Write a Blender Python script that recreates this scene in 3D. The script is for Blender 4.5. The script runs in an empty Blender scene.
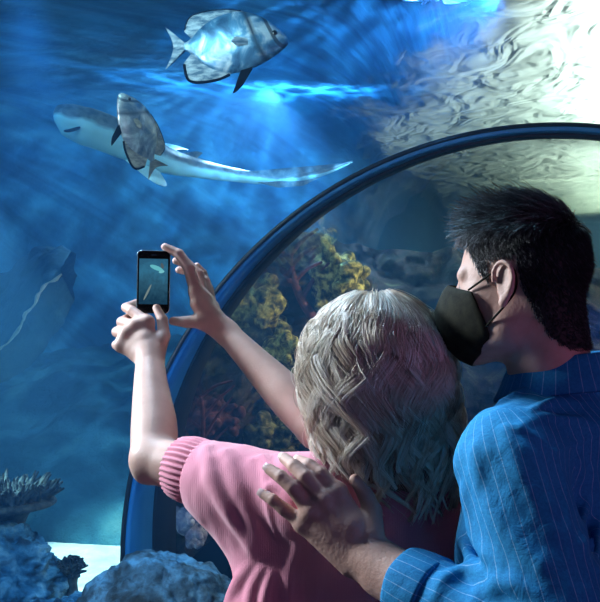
import bpy, math
import numpy as np
from mathutils import Vector, Matrix
rng = np.random.default_rng(7)
F32 = np.float32
sc = bpy.context.scene
COL = sc.collection
CAMZ = 1.55; FPX = 900.0

def P(px, py, Y):
    """a place in the world from where it shows in the photograph and how far away it stands"""
    return np.array([(px - 300.0) / FPX * Y, Y, CAMZ + (301.0 - py) / FPX * Y])

# ------------------------------------------------------------------ object helpers
def tag(o, label=None, cat=None, group=None, kind=None):
    if label: o['label'] = label
    if cat: o['category'] = cat
    if group: o['group'] = group
    if kind: o['kind'] = kind
    return o

def empty(name, loc, label=None, cat=None, group=None):
    o = bpy.data.objects.new(name, None); COL.objects.link(o); o.location = [float(c) for c in loc]
    o.empty_display_size = 0.05
    bpy.context.view_layer.update()
    return tag(o, label, cat, group)

def mesh_obj(name, V, Fc, mat, parent=None, smooth=True, attrs=None, edges=None):
    """V world coordinates n x 3, Fc m x k int array or list of arrays"""
    me = bpy.data.meshes.new(name)
    V = np.asarray(V, dtype=np.float32).copy()
    root = parent
    off = np.zeros(3)
    while root is not None:
        off = off + np.array(root.location); root = root.parent
    V = V - off.astype(np.float32)
    if not isinstance(Fc, list): Fc = [Fc]
    Fc = [np.asarray(f, dtype=np.int32) for f in Fc if len(f)]
    nl = sum(f.size for f in Fc); npoly = sum(len(f) for f in Fc)
    me.vertices.add(len(V)); me.vertices.foreach_set('co', V.ravel())
    me.loops.add(nl); me.polygons.add(npoly)
    me.loops.foreach_set('vertex_index', np.concatenate([f.ravel() for f in Fc]))
    tot = np.concatenate([np.full(len(f), f.shape[1], dtype=np.int32) for f in Fc])
    st = np.concatenate([[0], np.cumsum(tot)[:-1]]).astype(np.int32)
    me.polygons.foreach_set('loop_start', st)
    me.polygons.foreach_set('loop_total', tot)
    me.polygons.foreach_set('use_smooth', np.full(npoly, smooth, dtype=bool))
    me.update(calc_edges=True)
    if attrs:
        for k, a in attrs.items():
            a = np.asarray(a, dtype=np.float32)
            if a.ndim == 1:
                at = me.attributes.new(k, 'FLOAT', 'POINT'); at.data.foreach_set('value', a)
            else:
                at = me.attributes.new(k, 'FLOAT_VECTOR', 'POINT'); at.data.foreach_set('vector', a.ravel())
    if mat is not None: me.materials.append(mat)
    o = bpy.data.objects.new(name, me); COL.objects.link(o)
    if parent is not None: o.parent = parent
    return o

def grid_faces(nu, nv, wrap_u=False, wrap_v=False):
    """vertex index = i*nv + j"""
    iu = np.arange(nu if wrap_u else nu - 1); jv = np.arange(nv if wrap_v else nv - 1)
    I, J = np.meshgrid(iu, jv, indexing='ij')
    I2 = (I + 1) % nu; J2 = (J + 1) % nv
    return np.stack([I*nv+J, I2*nv+J, I2*nv+J2, I*nv+J2], -1).reshape(-1, 4)

def norm(v):
    v = np.asarray(v, float); return v / (np.linalg.norm(v) + 1e-12)

def frame_y(d, up=(0, 0, 1)):
    """columns: right, forward(d), up"""
    f = norm(d); r = norm(np.cross(f, up)); u = np.cross(r, f)
    return np.stack([r, f, u], 1)

# ------------------------------------------------------------------ noise (numpy, for shapes)
_perm = rng.random((32, 32, 32)).astype(np.float32) * 2 - 1
def vnoise(p, scale=1.0, seed=0):
    q = np.asarray(p, dtype=np.float64) * scale + seed * 7.31
    i = np.floor(q).astype(int); f = q - i; f = f*f*(3-2*f)
    out = 0
    for dx in (0, 1):
        for dy in (0, 1):
            for dz in (0, 1):
                w = (f[..., 0] if dx else 1-f[..., 0]) * (f[..., 1] if dy else 1-f[..., 1]) * (f[..., 2] if dz else 1-f[..., 2])
                out = out + w * _perm[(i[..., 0]+dx) % 32, (i[..., 1]+dy) % 32, (i[..., 2]+dz) % 32]
    return out
def fbm(p, scale=1.0, octaves=4, seed=0):
    a = 1.0; t = 0; s = scale
    for k in range(octaves):
        t = t + a * vnoise(p, s, seed + k); a *= 0.5; s *= 2.03
    return t

# ------------------------------------------------------------------ signed distance shapes
def cap(a, b, ra, rb=None):
    return ('cap', np.asarray(a, float), np.asarray(b, float), ra, ra if rb is None else rb)
def ell(c, r, R=None):
    return ('ell', np.asarray(c, float), np.asarray(r, float), np.eye(3) if R is None else np.asarray(R, float))
def bbox(p, pad):
    if p[0] == 'cap':
        r = max(p[3], p[4]) + pad
        return np.minimum(p[1], p[2]) - r, np.maximum(p[1], p[2]) + r
    r = np.sqrt(((p[3] * p[2][None, :]) ** 2).sum(1)) + pad
    return p[1] - r, p[1] + r
def dist(p, X, Y, Z):
    if p[0] == 'cap':
        a, b, ra, rb = p[1:]
        d = b - a; L = float((d*d).sum()) + 1e-12
        x = X - F32(a[0]); y = Y - F32(a[1]); z = Z - F32(a[2])
        t = np.clip((x*F32(d[0]) + y*F32(d[1]) + z*F32(d[2])) / F32(L), 0, 1)
        return np.sqrt((x-t*F32(d[0]))**2 + (y-t*F32(d[1]))**2 + (z-t*F32(d[2]))**2) - (F32(ra) + t*F32(rb-ra))
    c, r, R = p[1:]
    x = X - F32(c[0]); y = Y - F32(c[1]); z = Z - F32(c[2])
    l = [x*F32(R[0, i]) + y*F32(R[1, i]) + z*F32(R[2, i]) for i in range(3)]
    k0 = np.sqrt(sum((l[i]/F32(r[i]))**2 for i in range(3)))
    k1 = np.sqrt(sum((l[i]/F32(r[i]**2))**2 for i in range(3))) + F32(1e-6)
    return k0*(k0-1)/k1
def smin(a, b, k):
    if k <= 0: return np.minimum(a, b)
    h = np.maximum(F32(k) - np.abs(a-b), 0) / F32(k)
    return np.minimum(a, b) - h*h*F32(k*0.25)

class Field:
    def __init__(s, lo, hi, h):
        s.lo = np.asarray(lo, float); s.h = h
        s.n = np.ceil((np.asarray(hi, float) - s.lo) / h).astype(int) + 1
        s.F = np.full(tuple(s.n), 0.05, dtype=np.float32)
    def _local(s, prims, pad):
        bb = [bbox(p, pad) for p in prims]
        lo = np.min([b[0] for b in bb], 0); hi = np.max([b[1] for b in bb], 0)
        i0 = np.clip(np.floor((lo - s.lo)/s.h).astype(int), 0, s.n); i1 = np.clip(np.ceil((hi - s.lo)/s.h).astype(int)+1, 0, s.n)
        return i0, i1
    def _axes(s, i0, i1):
        ax = [(s.lo[k] + np.arange(i0[k], i1[k])*s.h).astype(np.float32) for k in range(3)]
        return ax[0][:, None, None], ax[1][None, :, None], ax[2][None, None, :]
    def group(s, prims, kin=0.004, kout=0.004):
        """prims melted together with kin, then onto the rest with kout"""
        i0, i1 = s._local(prims, max(kin, kout) + 0.012)
        if (i1 <= i0).any(): return s
        X, Y, Z = s._axes(i0, i1)
        G = None
        for p in prims:
            d = dist(p, X, Y, Z)
            G = d if G is None else smin(G, d, kin)
        sl = tuple(slice(i0[k], i1[k]) for k in range(3))
        s.F[sl] = smin(s.F[sl], G, kout)
        return s
    def add(s, k, *prims):
        for p in prims: s.group([p], k, k)
        return s
    def cut(s, k, *prims):
        for p in prims:
            i0, i1 = s._local([p], k + 0.004)
            if (i1 <= i0).any(): continue
            X, Y, Z = s._axes(i0, i1)
            sl = tuple(slice(i0[j], i1[j]) for j in range(3))
            s.F[sl] = -smin(-s.F[sl], dist(p, X, Y, Z), k)
        return s
    def halfspace(s, pt, nrm, k=0.0):
        """keep the side the normal points away from"""
        X, Y, Z = s._axes(np.zeros(3, int), s.n)
        d = (X-F32(pt[0]))*F32(nrm[0]) + (Y-F32(pt[1]))*F32(nrm[1]) + (Z-F32(pt[2]))*F32(nrm[2])
        s.F = -smin(-s.F, -d, k)
        return s
    def mesh(s):
        F = s.F
        for ax in range(3):
            sl = [slice(None)]*3
            for e in (0, -1):
                sl[ax] = e; F[tuple(sl)] = np.maximum(F[tuple(sl)], 1e-3)
        ins = F < 0
        c = ins[:-1, :-1, :-1].astype(np.int8)
        tot = np.zeros(c.shape, np.int8)
        for dx in (0, 1):
            for dy in (0, 1):
                for dz in (0, 1):
                    tot += ins[dx:dx+c.shape[0], dy:dy+c.shape[1], dz:dz+c.shape[2]]
        act = (tot > 0) & (tot < 8)
        idx = np.argwhere(act)
        vid = np.full(c.shape, -1, dtype=np.int32); vid[act] = np.arange(len(idx), dtype=np.int32)
        acc = np.zeros((len(idx), 3)); cnt = np.zeros(len(idx))
        corners = [(x, y, z) for x in (0, 1) for y in (0, 1) for z in (0, 1)]
        val = {cr: F[idx[:, 0]+cr[0], idx[:, 1]+cr[1], idx[:, 2]+cr[2]].astype(float) for cr in corners}
        for a in corners:
            for ax in range(3):
                if a[ax] == 0:
                    b = list(a); b[ax] = 1; b = tuple(b)
                    va, vb = val[a], val[b]; m = (va < 0) != (vb < 0)
                    t = np.where(m, va / np.where(m, va - vb, 1), 0)
                    p = np.array(a, float)[None, :].repeat(len(idx), 0); p[:, ax] += t
                    acc[m] += p[m]; cnt[m] += 1
        V = s.lo + (idx + acc / cnt[:, None]) * s.h
        faces = []
        for ax in range(3):
            u, v = (ax+1) % 3, (ax+2) % 3
            A = [slice(None)]*3; B = [slice(None)]*3
            A[ax] = slice(0, -1); B[ax] = slice(1, None)
            m = ins[tuple(A)] != ins[tuple(B)]
            e = np.argwhere(m)
            ok = (e[:, u] > 0) & (e[:, v] > 0) & (e[:, u] < c.shape[u]) & (e[:, v] < c.shape[v])
            e = e[ok]
            q = []
            for du, dv in ((-1, -1), (0, -1), (0, 0), (-1, 0)):
                w = e.copy(); w[:, u] += du; w[:, v] += dv
                q.append(vid[w[:, 0], w[:, 1], w[:, 2]])
            q = np.stack(q, 1)
            inside_first = ins[tuple(e.T)]
            q[~inside_first] = q[~inside_first][:, ::-1]
            faces.append(q)
        return V, np.concatenate(faces)

def vert_normals(V, Fc):
    n = np.cross(V[Fc[:, 2]] - V[Fc[:, 0]], V[Fc[:, 3]] - V[Fc[:, 1]])
    N = np.zeros_like(V)
    for k in range(4): np.add.at(N, Fc[:, k], n)
    return N / (np.linalg.norm(N, axis=1, keepdims=True) + 1e-12)

# ------------------------------------------------------------------ tubes, lofts
def tube(path, rad, n=12, closed=False, up=(0, 0, 1), caps=True, ry=None):
    path = np.asarray(path, float); m = len(path)
    rad = np.full(m, rad, float) if np.isscalar(rad) else np.asarray(rad, float)
    T = np.gradient(path, axis=0)
    if closed: T = np.roll(path, -1, 0) - np.roll(path, 1, 0)
    T /= np.linalg.norm(T, axis=1, keepdims=True) + 1e-12
    U = np.zeros_like(path); u = np.asarray(up, float)
    for i in range(m):
        u = u - T[i]*np.dot(u, T[i])
        if np.linalg.norm(u) < 1e-6: u = np.cross(T[i], (1, 0.3, 0.1))
        u = norm(u); U[i] = u
    W = np.cross(T, U)
    a = np.linspace(0, 2*math.pi, n, endpoint=False)
    k = 1.0 if ry is None else ry
    V = path[:, None, :] + rad[:, None, None]*(np.cos(a)[None, :, None]*U[:, None, :] + k*np.sin(a)[None, :, None]*W[:, None, :])
    V = V.reshape(-1, 3)
    Fs = [grid_faces(m, n, wrap_u=closed, wrap_v=True)]
    if caps and not closed:
        V = np.concatenate([V, path[:1], path[-1:]])
        j = np.arange(n); j2 = (j+1) % n
        Fs.append(np.stack([j2, j, np.full(n, m*n)], 1)); Fs.append(np.stack([(m-1)*n+j, (m-1)*n+j2, np.full(n, m*n+1)], 1))
    return V, Fs

def join(parts):
    Vs, Fs, off = [], [], 0
    for V, F in parts:
        if not isinstance(F, list): F = [F]
        Vs.append(V); Fs += [f + off for f in F]; off += len(V)
    return np.concatenate(Vs), Fs

def smooth_path(pts, n=40):
    pts = np.asarray(pts, float); m = len(pts)
    t = np.linspace(0, m-1, n); out = []
    for x in t:
        i = min(int(x), m-2); f = x - i
        p0 = pts[max(i-1, 0)]; p1 = pts[i]; p2 = pts[i+1]; p3 = pts[min(i+2, m-1)]
        out.append(0.5*((2*p1) + (-p0+p2)*f + (2*p0-5*p1+4*p2-p3)*f*f + (-p0+3*p1-3*p2+p3)*f**3))
    return np.array(out)

# ------------------------------------------------------------------ materials
def new_mat(name):
    m = bpy.data.materials.new(name); m.use_nodes = True
    nt = m.node_tree
    for n in list(nt.nodes): nt.nodes.remove(n)
    out = nt.nodes.new('ShaderNodeOutputMaterial')
    return m, nt, out
def N(nt, t, **kw):
    n = nt.nodes.new(t)
    for k, v in kw.items():
        if k.startswith('i_'):
            n.inputs[k[2:].replace('_', ' ')].default_value = v
        else: setattr(n, k, v)
    return n
def col4(c): return (c[0], c[1], c[2], 1.0)
def ramp(nt, fac, stops):
    r = nt.nodes.new('ShaderNodeValToRGB'); e = r.color_ramp.elements
    e[0].position, e[0].color = stops[0][0], col4(stops[0][1])
    e[1].position, e[1].color = stops[-1][0], col4(stops[-1][1])
    for s in stops[1:-1]:
        x = e.new(s[0]); x.color = col4(s[1])
    nt.links.new(fac, r.inputs[0]); return r.outputs[0]
def coords(nt, scale=(1, 1, 1), rot=(0, 0, 0), kind='Object'):
    tc = nt.nodes.new('ShaderNodeTexCoord'); mp = nt.nodes.new('ShaderNodeMapping')
    mp.inputs['Scale'].default_value = scale; mp.inputs['Rotation'].default_value = rot
    nt.links.new(tc.outputs[kind], mp.inputs['Vector']); return mp.outputs[0]
def noise(nt, vec, scale, detail=4, rough=0.55, dist=0.0):
    n = nt.nodes.new('ShaderNodeTexNoise'); n.inputs['Scale'].default_value = scale
    n.inputs['Detail'].default_value = detail; n.inputs['Roughness'].default_value = rough; n.inputs['Distortion'].default_value = dist
    if vec is not None: nt.links.new(vec, n.inputs['Vector'])
    return n.outputs['Fac']
def bump(nt, h, strength=0.3, distance=0.01, prev=None):
    b = nt.nodes.new('ShaderNodeBump'); b.inputs['Strength'].default_value = strength; b.inputs['Distance'].default_value = distance
    nt.links.new(h, b.inputs['Height'])
    if prev is not None: nt.links.new(prev, b.inputs['Normal'])
    return b.outputs[0]
def princ(nt, out, color=None, rough=0.5, spec=0.5, metal=0.0, normal=None, **kw):
    p = nt.nodes.new('ShaderNodeBsdfPrincipled')
    if color is not None:
        if isinstance(color, tuple): p.inputs['Base Color'].default_value = col4(color)
        else: nt.links.new(color, p.inputs['Base Color'])
    p.inputs['Roughness'].default_value = rough; p.inputs['Specular IOR Level'].default_value = spec; p.inputs['Metallic'].default_value = metal
    if normal is not None: nt.links.new(normal, p.inputs['Normal'])
    for k, v in kw.items(): p.inputs[k.replace('_', ' ')].default_value = v
    nt.links.new(p.outputs[0], out.inputs['Surface']); return p
def noisy(name, stops, scale=8, detail=5, rough=0.6, bs=0.4, bd=0.02, bscale=None, spec=0.3, dist=0.3, stretch=(1, 1, 1), **kw):
    m, nt, out = new_mat(name); v = coords(nt, stretch)
    c = ramp(nt, noise(nt, v, scale, detail, 0.6, dist), stops)
    nb = bump(nt, noise(nt, v, bscale or scale*3, 6, 0.65), bs, bd)
    princ(nt, out, c, rough, spec, normal=nb, **kw); return m
def plain(name, c, rough=0.5, spec=0.5, metal=0.0, **kw):
    m, nt, out = new_mat(name); princ(nt, out, c, rough, spec, metal, **kw); return m
def attr(nt, name, vec=False):
    a = nt.nodes.new('ShaderNodeAttribute'); a.attribute_name = name
    return a.outputs['Vector' if vec else 'Fac']
def math_n(nt, op, a, b=None):
    m = nt.nodes.new('ShaderNodeMath'); m.operation = op
    for i, x in enumerate((a, b)):
        if x is None: continue
        if isinstance(x, (int, float)): m.inputs[i].default_value = x
        else: nt.links.new(x, m.inputs[i])
    return m.outputs[0]
def mixc(nt, fac, a, b):
    m = nt.nodes.new('ShaderNodeMix'); m.data_type = 'RGBA'
    for key, x in (('Factor', fac), ('A', a), ('B', b)):
        i = [s for s in m.inputs if s.name == key and (s.type == 'RGBA' or key == 'Factor' and s.type == 'VALUE')][0]
        if isinstance(x, tuple): i.default_value = col4(x)
        elif isinstance(x, (int, float)): i.default_value = x
        else: nt.links.new(x, i)
    return [s for s in m.outputs if s.type == 'RGBA'][0]
# ================================================================== THE SETTING
SURF_Z = 3.4; SAND_Z = -0.2
AX = norm((0.19, 1.0, 0.0))                    # direction in which the tunnel runs away
RC = np.array([1.21, 4.2, 0.34]); RR = 2.03    # arch centre, radius

def heightfield(name, x0, x1, y0, y1, nx, ny, zf, mat):
    xs = np.linspace(x0, x1, nx); ys = np.linspace(y0, y1, ny)
    X, Y = np.meshgrid(xs, ys, indexing='ij')
    V = np.stack([X, Y, zf(X, Y)], -1).reshape(-1, 3)
    return mesh_obj(name, V, grid_faces(nx, ny), mat)

# sand
sand = noisy('white_sand', [(0.3, (0.42, 0.52, 0.55)), (0.7, (0.85, 0.9, 0.9))], 5, 6, 0.9, 0.5, 0.02, 30)
tag(heightfield('ground', -8, 9, 2.7, 14, 160, 120,
    lambda X, Y: SAND_Z + 0.03*fbm(np.stack([X, Y, X*0], -1), 1.5, 4, 5), sand), kind='structure')

# far tank wall, painted mottled blue with light streaks, coving over above the left of the tank
m, nt, out = new_mat('tank_blue')
uv = attr(nt, 'uvw', True)
mp = N(nt, 'ShaderNodeMapping'); mp.inputs['Rotation'].default_value = (0, 0, -0.85); mp.inputs['Scale'].default_value = (1, 1, 1); nt.links.new(uv, mp.inputs['Vector'])
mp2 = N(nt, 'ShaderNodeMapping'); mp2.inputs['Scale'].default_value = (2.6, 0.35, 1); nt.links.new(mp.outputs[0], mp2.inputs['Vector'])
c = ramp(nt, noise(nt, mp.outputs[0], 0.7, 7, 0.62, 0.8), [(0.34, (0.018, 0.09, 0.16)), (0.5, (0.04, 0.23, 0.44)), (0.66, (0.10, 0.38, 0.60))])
c2 = ramp(nt, noise(nt, mp2.outputs[0], 1.6, 6, 0.62, 0.5), [(0.35, (0.35, 0.42, 0.5)), (0.62, (1.15, 1.15, 1.1))])  # diagonal streaks put the light rays into the paint
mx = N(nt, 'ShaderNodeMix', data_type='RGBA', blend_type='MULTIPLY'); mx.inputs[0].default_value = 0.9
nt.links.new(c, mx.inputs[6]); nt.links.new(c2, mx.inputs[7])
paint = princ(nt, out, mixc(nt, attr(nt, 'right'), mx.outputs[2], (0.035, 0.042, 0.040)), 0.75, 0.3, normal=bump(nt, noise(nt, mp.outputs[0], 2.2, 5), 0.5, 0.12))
# open rippled water surface on the right lets the lamps above shine through
v = coords(nt, (1.0, 1.0, 1.0))
w1 = noise(nt, v, 1.5, 2, 0.45, 0.9)
w2 = noise(nt, coords(nt, (1.0, 0.55, 1.0), (0, 0, 0.5)), 3.6, 2, 0.4, 1.4)
h = math_n(nt, 'ADD', w1, math_n(nt, 'MULTIPLY', w2, 0.5))
nb = bump(nt, h, 1.0, 0.26)
dif = N(nt, 'ShaderNodeBsdfDiffuse'); dif.inputs['Color'].default_value = (0.20, 0.32, 0.40, 1)
tr = N(nt, 'ShaderNodeBsdfTranslucent'); tr.inputs['Color'].default_value = (0.44, 0.54, 0.56, 1)
gl = N(nt, 'ShaderNodeBsdfGlossy'); gl.inputs['Color'].default_value = (0.8, 0.9, 0.95, 1); gl.inputs['Roughness'].default_value = 0.14
for n in (dif, tr, gl): nt.links.new(nb, n.inputs['Normal'])
m1 = N(nt, 'ShaderNodeMixShader'); m1.inputs[0].default_value = 0.6
nt.links.new(dif.outputs[0], m1.inputs[1]); nt.links.new(tr.outputs[0], m1.inputs[2])
m2 = N(nt, 'ShaderNodeMixShader'); m2.inputs[0].default_value = 0.22
nt.links.new(m1.outputs[0], m2.inputs[1]); nt.links.new(gl.outputs[0], m2.inputs[2])
m3 = N(nt, 'ShaderNodeMixShader')
op = math_n(nt, 'ADD', attr(nt, 'open'), math_n(nt, 'MULTIPLY', math_n(nt, 'SUBTRACT', noise(nt, coords(nt, (1, 0.5, 1)), 1.3, 5, 0.6, 0.8), 0.5), 1.5))
opf = ramp(nt, op, [(0.32, (0, 0, 0)), (0.68, (1, 1, 1))])
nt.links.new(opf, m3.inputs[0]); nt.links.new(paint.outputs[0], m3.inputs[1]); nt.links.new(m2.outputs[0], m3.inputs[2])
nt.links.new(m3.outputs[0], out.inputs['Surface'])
xs_ = np.linspace(-10, 11, 190); V = []; UVW = []; OPN = []; RGT = []
prof_s = np.linspace(0, 1, 170)
for x in xs_:
    k = 1/(1 + math.exp(-(x - 1.55 + 0.3*math.sin(x*2.1))*2.6))           # 0 on the left, 1 on the right
    yf = 9.2*(1-k) + 17.5*k; r = 2.3*(1-k) + 0.3*k; yn = 3.2
    top = 3.20
    Ls = [top - r + 0.6, r*math.pi/2, max(yf - r - yn, 0.05)]; T_ = sum(Ls)
    for q in prof_s:
        d = q*T_
        if d < Ls[0]: pt_ = (yf, -0.6 + d)
        elif d < Ls[0] + Ls[1]:
            t = (d - Ls[0])/r; pt_ = (yf - r + r*math.cos(t), top - r + r*math.sin(t))
        else: pt_ = (yf - r - (d - Ls[0] - Ls[1]), top)
        V.append((x, pt_[0], pt_[1])); UVW.append((x, d, 0)); RGT.append(k)
        OPN.append((0.5 + (x - (0.95 - 0.14*(pt_[0]-6)))/1.4) if pt_[1] > 3.05 else -1.0)
V = np.array(V); V[:, 2] += 0.035*fbm(V, 1.1, 3, 9)
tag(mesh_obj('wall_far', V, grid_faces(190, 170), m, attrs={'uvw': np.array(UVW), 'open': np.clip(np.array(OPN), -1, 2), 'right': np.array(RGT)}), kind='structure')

# reef slope on the left behind the sand
m, nt, out = new_mat('reef_rock')
v = coords(nt, (1, 1, 1))
c = ramp(nt, noise(nt, v, 1.3, 8, 0.62, 0.5), [(0.32, (0.012, 0.05, 0.075)), (0.5, (0.03, 0.13, 0.19)), (0.62, (0.07, 0.22, 0.27)), (0.75, (0.16, 0.33, 0.34))])
nb = bump(nt, noise(nt, v, 7, 8, 0.7, 0.3), 0.7, 0.08)
princ(nt, out, c, 0.9, 0.15, normal=nb); REEF = m
def reef(X, Y):
    p = np.stack([X, Y, X*0], -1)
    t = np.clip((Y - 6.5 - 0.25*np.sin(X*1.7)) / 4.5, 0, 1)
    h = (t**0.55) * (2.2 + 0.35*fbm(p, 0.5, 3, 11)) * np.clip((2.2 - X)/1.5, 0.2, 1)
    return -0.35 + h + (t > 0)*0.16*fbm(p, 1.6, 5, 12)*np.minimum(t*5, 1)
tag(heightfield('ground_reef', -9, 3.2, 6.3, 12.5, 260, 160, reef, REEF), kind='structure')

# the arch rib where two tunnel sections meet
m, nt, out = new_mat('rib_front'); v = coords(nt)
princ(nt, out, ramp(nt, noise(nt, v, 1.6, 4, 0.6, 0.4), [(0.35, (0.018, 0.13, 0.33)), (0.65, (0.045, 0.24, 0.52))]), 0.30, 0.4); RIBB = m
m, nt, out = new_mat('rib_rubber'); v = coords(nt)
princ(nt, out, ramp(nt, noise(nt, v, 9, 4), [(0.3, (0.004, 0.006, 0.010)), (0.7, (0.012, 0.016, 0.022))]), 0.42, 0.5); RIBK = m
def arch_curve(n=120, r=RR):
    pts = []
    for t in np.linspace(0, math.pi, n):
        pts.append((math.cos(math.pi - t)*r, math.sin(t)*r, math.cos(math.pi - t), math.sin(t)))
    pts = [(-r, z - RC[2], -1, 0) for z in np.linspace(SAND_Z - 0.05, RC[2], 8)[:-1]] + pts + [(r, z - RC[2], 1, 0) for z in np.linspace(RC[2], SAND_Z - 0.05, 8)[1:]]
    return pts
def sweep(profile, close=True):
    """profile: list of (radial offset, depth along the tunnel)"""
    cv = arch_curve(); V = []
    for (x, z, nx_, nz_) in cv:
        for (dr, dd) in profile:
            kk = 1.0 - 0.80*np.clip(nz_, 0, 1)**1.4 if nx_ < 0 else 0.20     # the rib is deepest at its foot
            V.append(RC + np.array([x + nx_*dr, 0, z + nz_*dr]) + AX*dd*kk)
    return np.array(V), grid_faces(len(cv), len(profile), wrap_v=close)
V, Fc = sweep([(0.012, 0.0), (-0.006, -0.006), (-0.020, 0.004), (-0.024, 0.015), (-0.026, 0.30), (-0.012, 0.315), (0.013, 0.31), (0.013, 0.01)])
trim = tag(mesh_obj('trim_1', V, Fc, RIBB), kind='structure')
V, Fc = sweep([(-0.034, 0.30), (-0.040, 0.31), (-0.042, 0.62), (-0.034, 0.64), (0.012, 0.64), (0.012, 0.30)])
tag(mesh_obj('trim_2', V, Fc, RIBK), kind='structure')
V, Fc = sweep([(0.014, -0.016), (0.002, -0.022), (-0.006, -0.014), (-0.004, 0.0), (0.014, 0.0)])
tag(mesh_obj('trim_3', V, Fc, RIBK), kind='structure')

# acrylic: clear sheets with a faint polish
def acrylic(name, g):
    m, nt, out = new_mat(name)
    t = N(nt, 'ShaderNodeBsdfTransparent'); t.inputs[0].default_value = (0.96, 0.985, 0.99, 1)
    gg = N(nt, 'ShaderNodeBsdfGlossy'); gg.inputs['Roughness'].default_value = 0.04
    fr = N(nt, 'ShaderNodeFresnel'); fr.inputs[0].default_value = 1.12
    f = math_n(nt, 'MULTIPLY', fr.outputs[0], g)
    mx = N(nt, 'ShaderNodeMixShader'); nt.links.new(f, mx.inputs[0]); nt.links.new(t.outputs[0], mx.inputs[1]); nt.links.new(gg.outputs[0], mx.inputs[2])
    nt.links.new(mx.outputs[0], out.inputs['Surface']); return m
ACR = acrylic('acrylic', 0.5)
prof = [(2.6, z) for z in np.linspace(0.42, 1.6, 8)] + [(1.2 + 1.4*math.cos(t), 1.6 + 1.4*math.sin(t)) for t in np.linspace(0, math.pi/2, 24)[1:]] + [(y, 3.0) for y in (0.4, -0.6, -1.8)]
xs = np.linspace(-3.4, 3.8, 12)
V = np.array([(x, y, z) for x in xs for (y, z) in prof])
tag(mesh_obj('window_1', V, grid_faces(len(xs), len(prof)), ACR), kind='structure')
cv = arch_curve(100, RR - 0.01); V = []
for (x, z, _, _) in cv:
    for d in np.linspace(0.14, 9.0, 12): V.append(RC + np.array([x, 0, z]) + AX*d)
tag(mesh_obj('window_2', np.array(V), grid_faces(len(cv), 12), ACR), kind='structure')

# visitors' side: floor, low wall under the window, walls behind
carpet = noisy('dark_carpet', [(0.3, (0.015, 0.015, 0.03)), (0.7, (0.03, 0.03, 0.055))], 40, 4, 0.95, 0.4, 0.01)
def box(x0, x1, y0, y1, z0, z1):
    V = np.array([(x, y, z) for x in (x0, x1) for y in (y0, y1) for z in (z0, z1)], float)
    Fc = np.array([(0, 1, 3, 2), (4, 6, 7, 5), (0, 4, 5, 1), (2, 3, 7, 6), (0, 2, 6, 4), (1, 5, 7, 3)])
    return V, Fc
tag(mesh_obj('floor', *box(-3.5, 3.9, -1.9, 2.7, -0.1, 0.0), carpet, smooth=False), kind='structure')
dark = noisy('dark_plaster', [(0.3, (0.02, 0.022, 0.035)), (0.7, (0.035, 0.035, 0.055))], 6, 4, 0.7, 0.2, 0.01)
tag(mesh_obj('wall_front', *box(-3.5, 3.9, 2.55, 2.68, -0.3, 0.43), dark, smooth=False), kind='structure')
tag(mesh_obj('wall_back', *box(-3.5, 3.9, -1.95, -1.85, 0.0, 3.02), dark, smooth=False), kind='structure')
tag(mesh_obj('wall_left', *box(-3.55, -3.42, -1.9, 2.68, 0.0, 3.02), dark, smooth=False), kind='structure')
tag(mesh_obj('wall_right', *box(3.82, 3.95, -1.9, 2.68, 0.0, 3.02), dark, smooth=False), kind='structure')
# tunnel walkway and its plinth beyond the arch
V = []
for d in np.linspace(-0.02, 9, 10):
    for (x, z) in ((-1.9, -0.2), (-1.9, 0.18), (-1.62, 0.22), (-1.55, 0.02), (1.55, 0.02), (1.62, 0.22), (1.9, 0.18), (1.9, -0.2)):
        V.append(RC*np.array([1, 1, 0]) + np.array([x, 0, z]) + AX*d)
BLK = plain('plinth_black', (0.003, 0.004, 0.006), 0.95, 0.0)
tag(mesh_obj('floor_tunnel', np.array(V), grid_faces(10, 8), BLK, smooth=False), kind='structure')

# rockwork built up against the left flank of the tunnel beyond the arch
m, nt, out = new_mat('rockwork')
v = coords(nt)
c = ramp(nt, noise(nt, v, 3.2, 9, 0.68, 0.6), [(0.36, (0.012, 0.012, 0.012)), (0.48, (0.05, 0.045, 0.035)), (0.56, (0.08, 0.05, 0.05)), (0.66, (0.17, 0.17, 0.09)), (0.78, (0.30, 0.30, 0.16))])
nb = bump(nt, noise(nt, v, 14, 8, 0.7, 0.4), 0.9, 0.06)
princ(nt, out, c, 0.9, 0.2, normal=nb); ROCKW = m
xs_ = np.linspace(-1.12, 4.6, 300); ss_ = np.linspace(0, 1, 150)
ztop = np.interp(xs_, [-1.12, -1.0, -0.86, -0.74, -0.60, -0.44, -0.2, 0.1, 0.6, 1.2, 2.2, 4.6], [-0.3, 0.1, 0.75, 1.18, 1.50, 1.75, 1.98, 2.04, 1.95, 1.88, 1.85, 1.9])
XX, S = np.meshgrid(xs_, ss_, indexing='ij')
q = np.stack([XX, XX*0, S*2.4], -1)
ZT = ztop[:, None] + 0.05*fbm(np.stack([XX, XX*0, XX*0], -1), 2.2, 3, 24)*np.clip((XX+1.0)/1.0, 0.2, 3)
ZZ = SAND_Z - 0.1 + S*(ZT - SAND_Z + 0.1)
YY = 5.55 + 0.25*np.clip(XX, 0, 9) + 0.9*S**2.5 + 0.30*fbm(q, 0.9, 6, 21) - 0.35*np.abs(fbm(q, 2.6, 5, 22)) + 0.5*np.clip(-0.7 - XX, 0, 1)
W = np.stack([XX, YY, ZZ], -1)
back_ = W.copy(); back_[..., 1] = 7.6 + 0.25*np.clip(XX, 0, 9); 
rockwall = tag(mesh_obj('wall_rockwork', np.concatenate([W.reshape(-1, 3), back_[:, -1]]), [grid_faces(300, 150), np.stack([np.arange(299)*150+149, (np.arange(299)+1)*150+149, 45001+np.arange(299), 45000+np.arange(299)], 1)], ROCKW), kind='structure')

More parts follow.
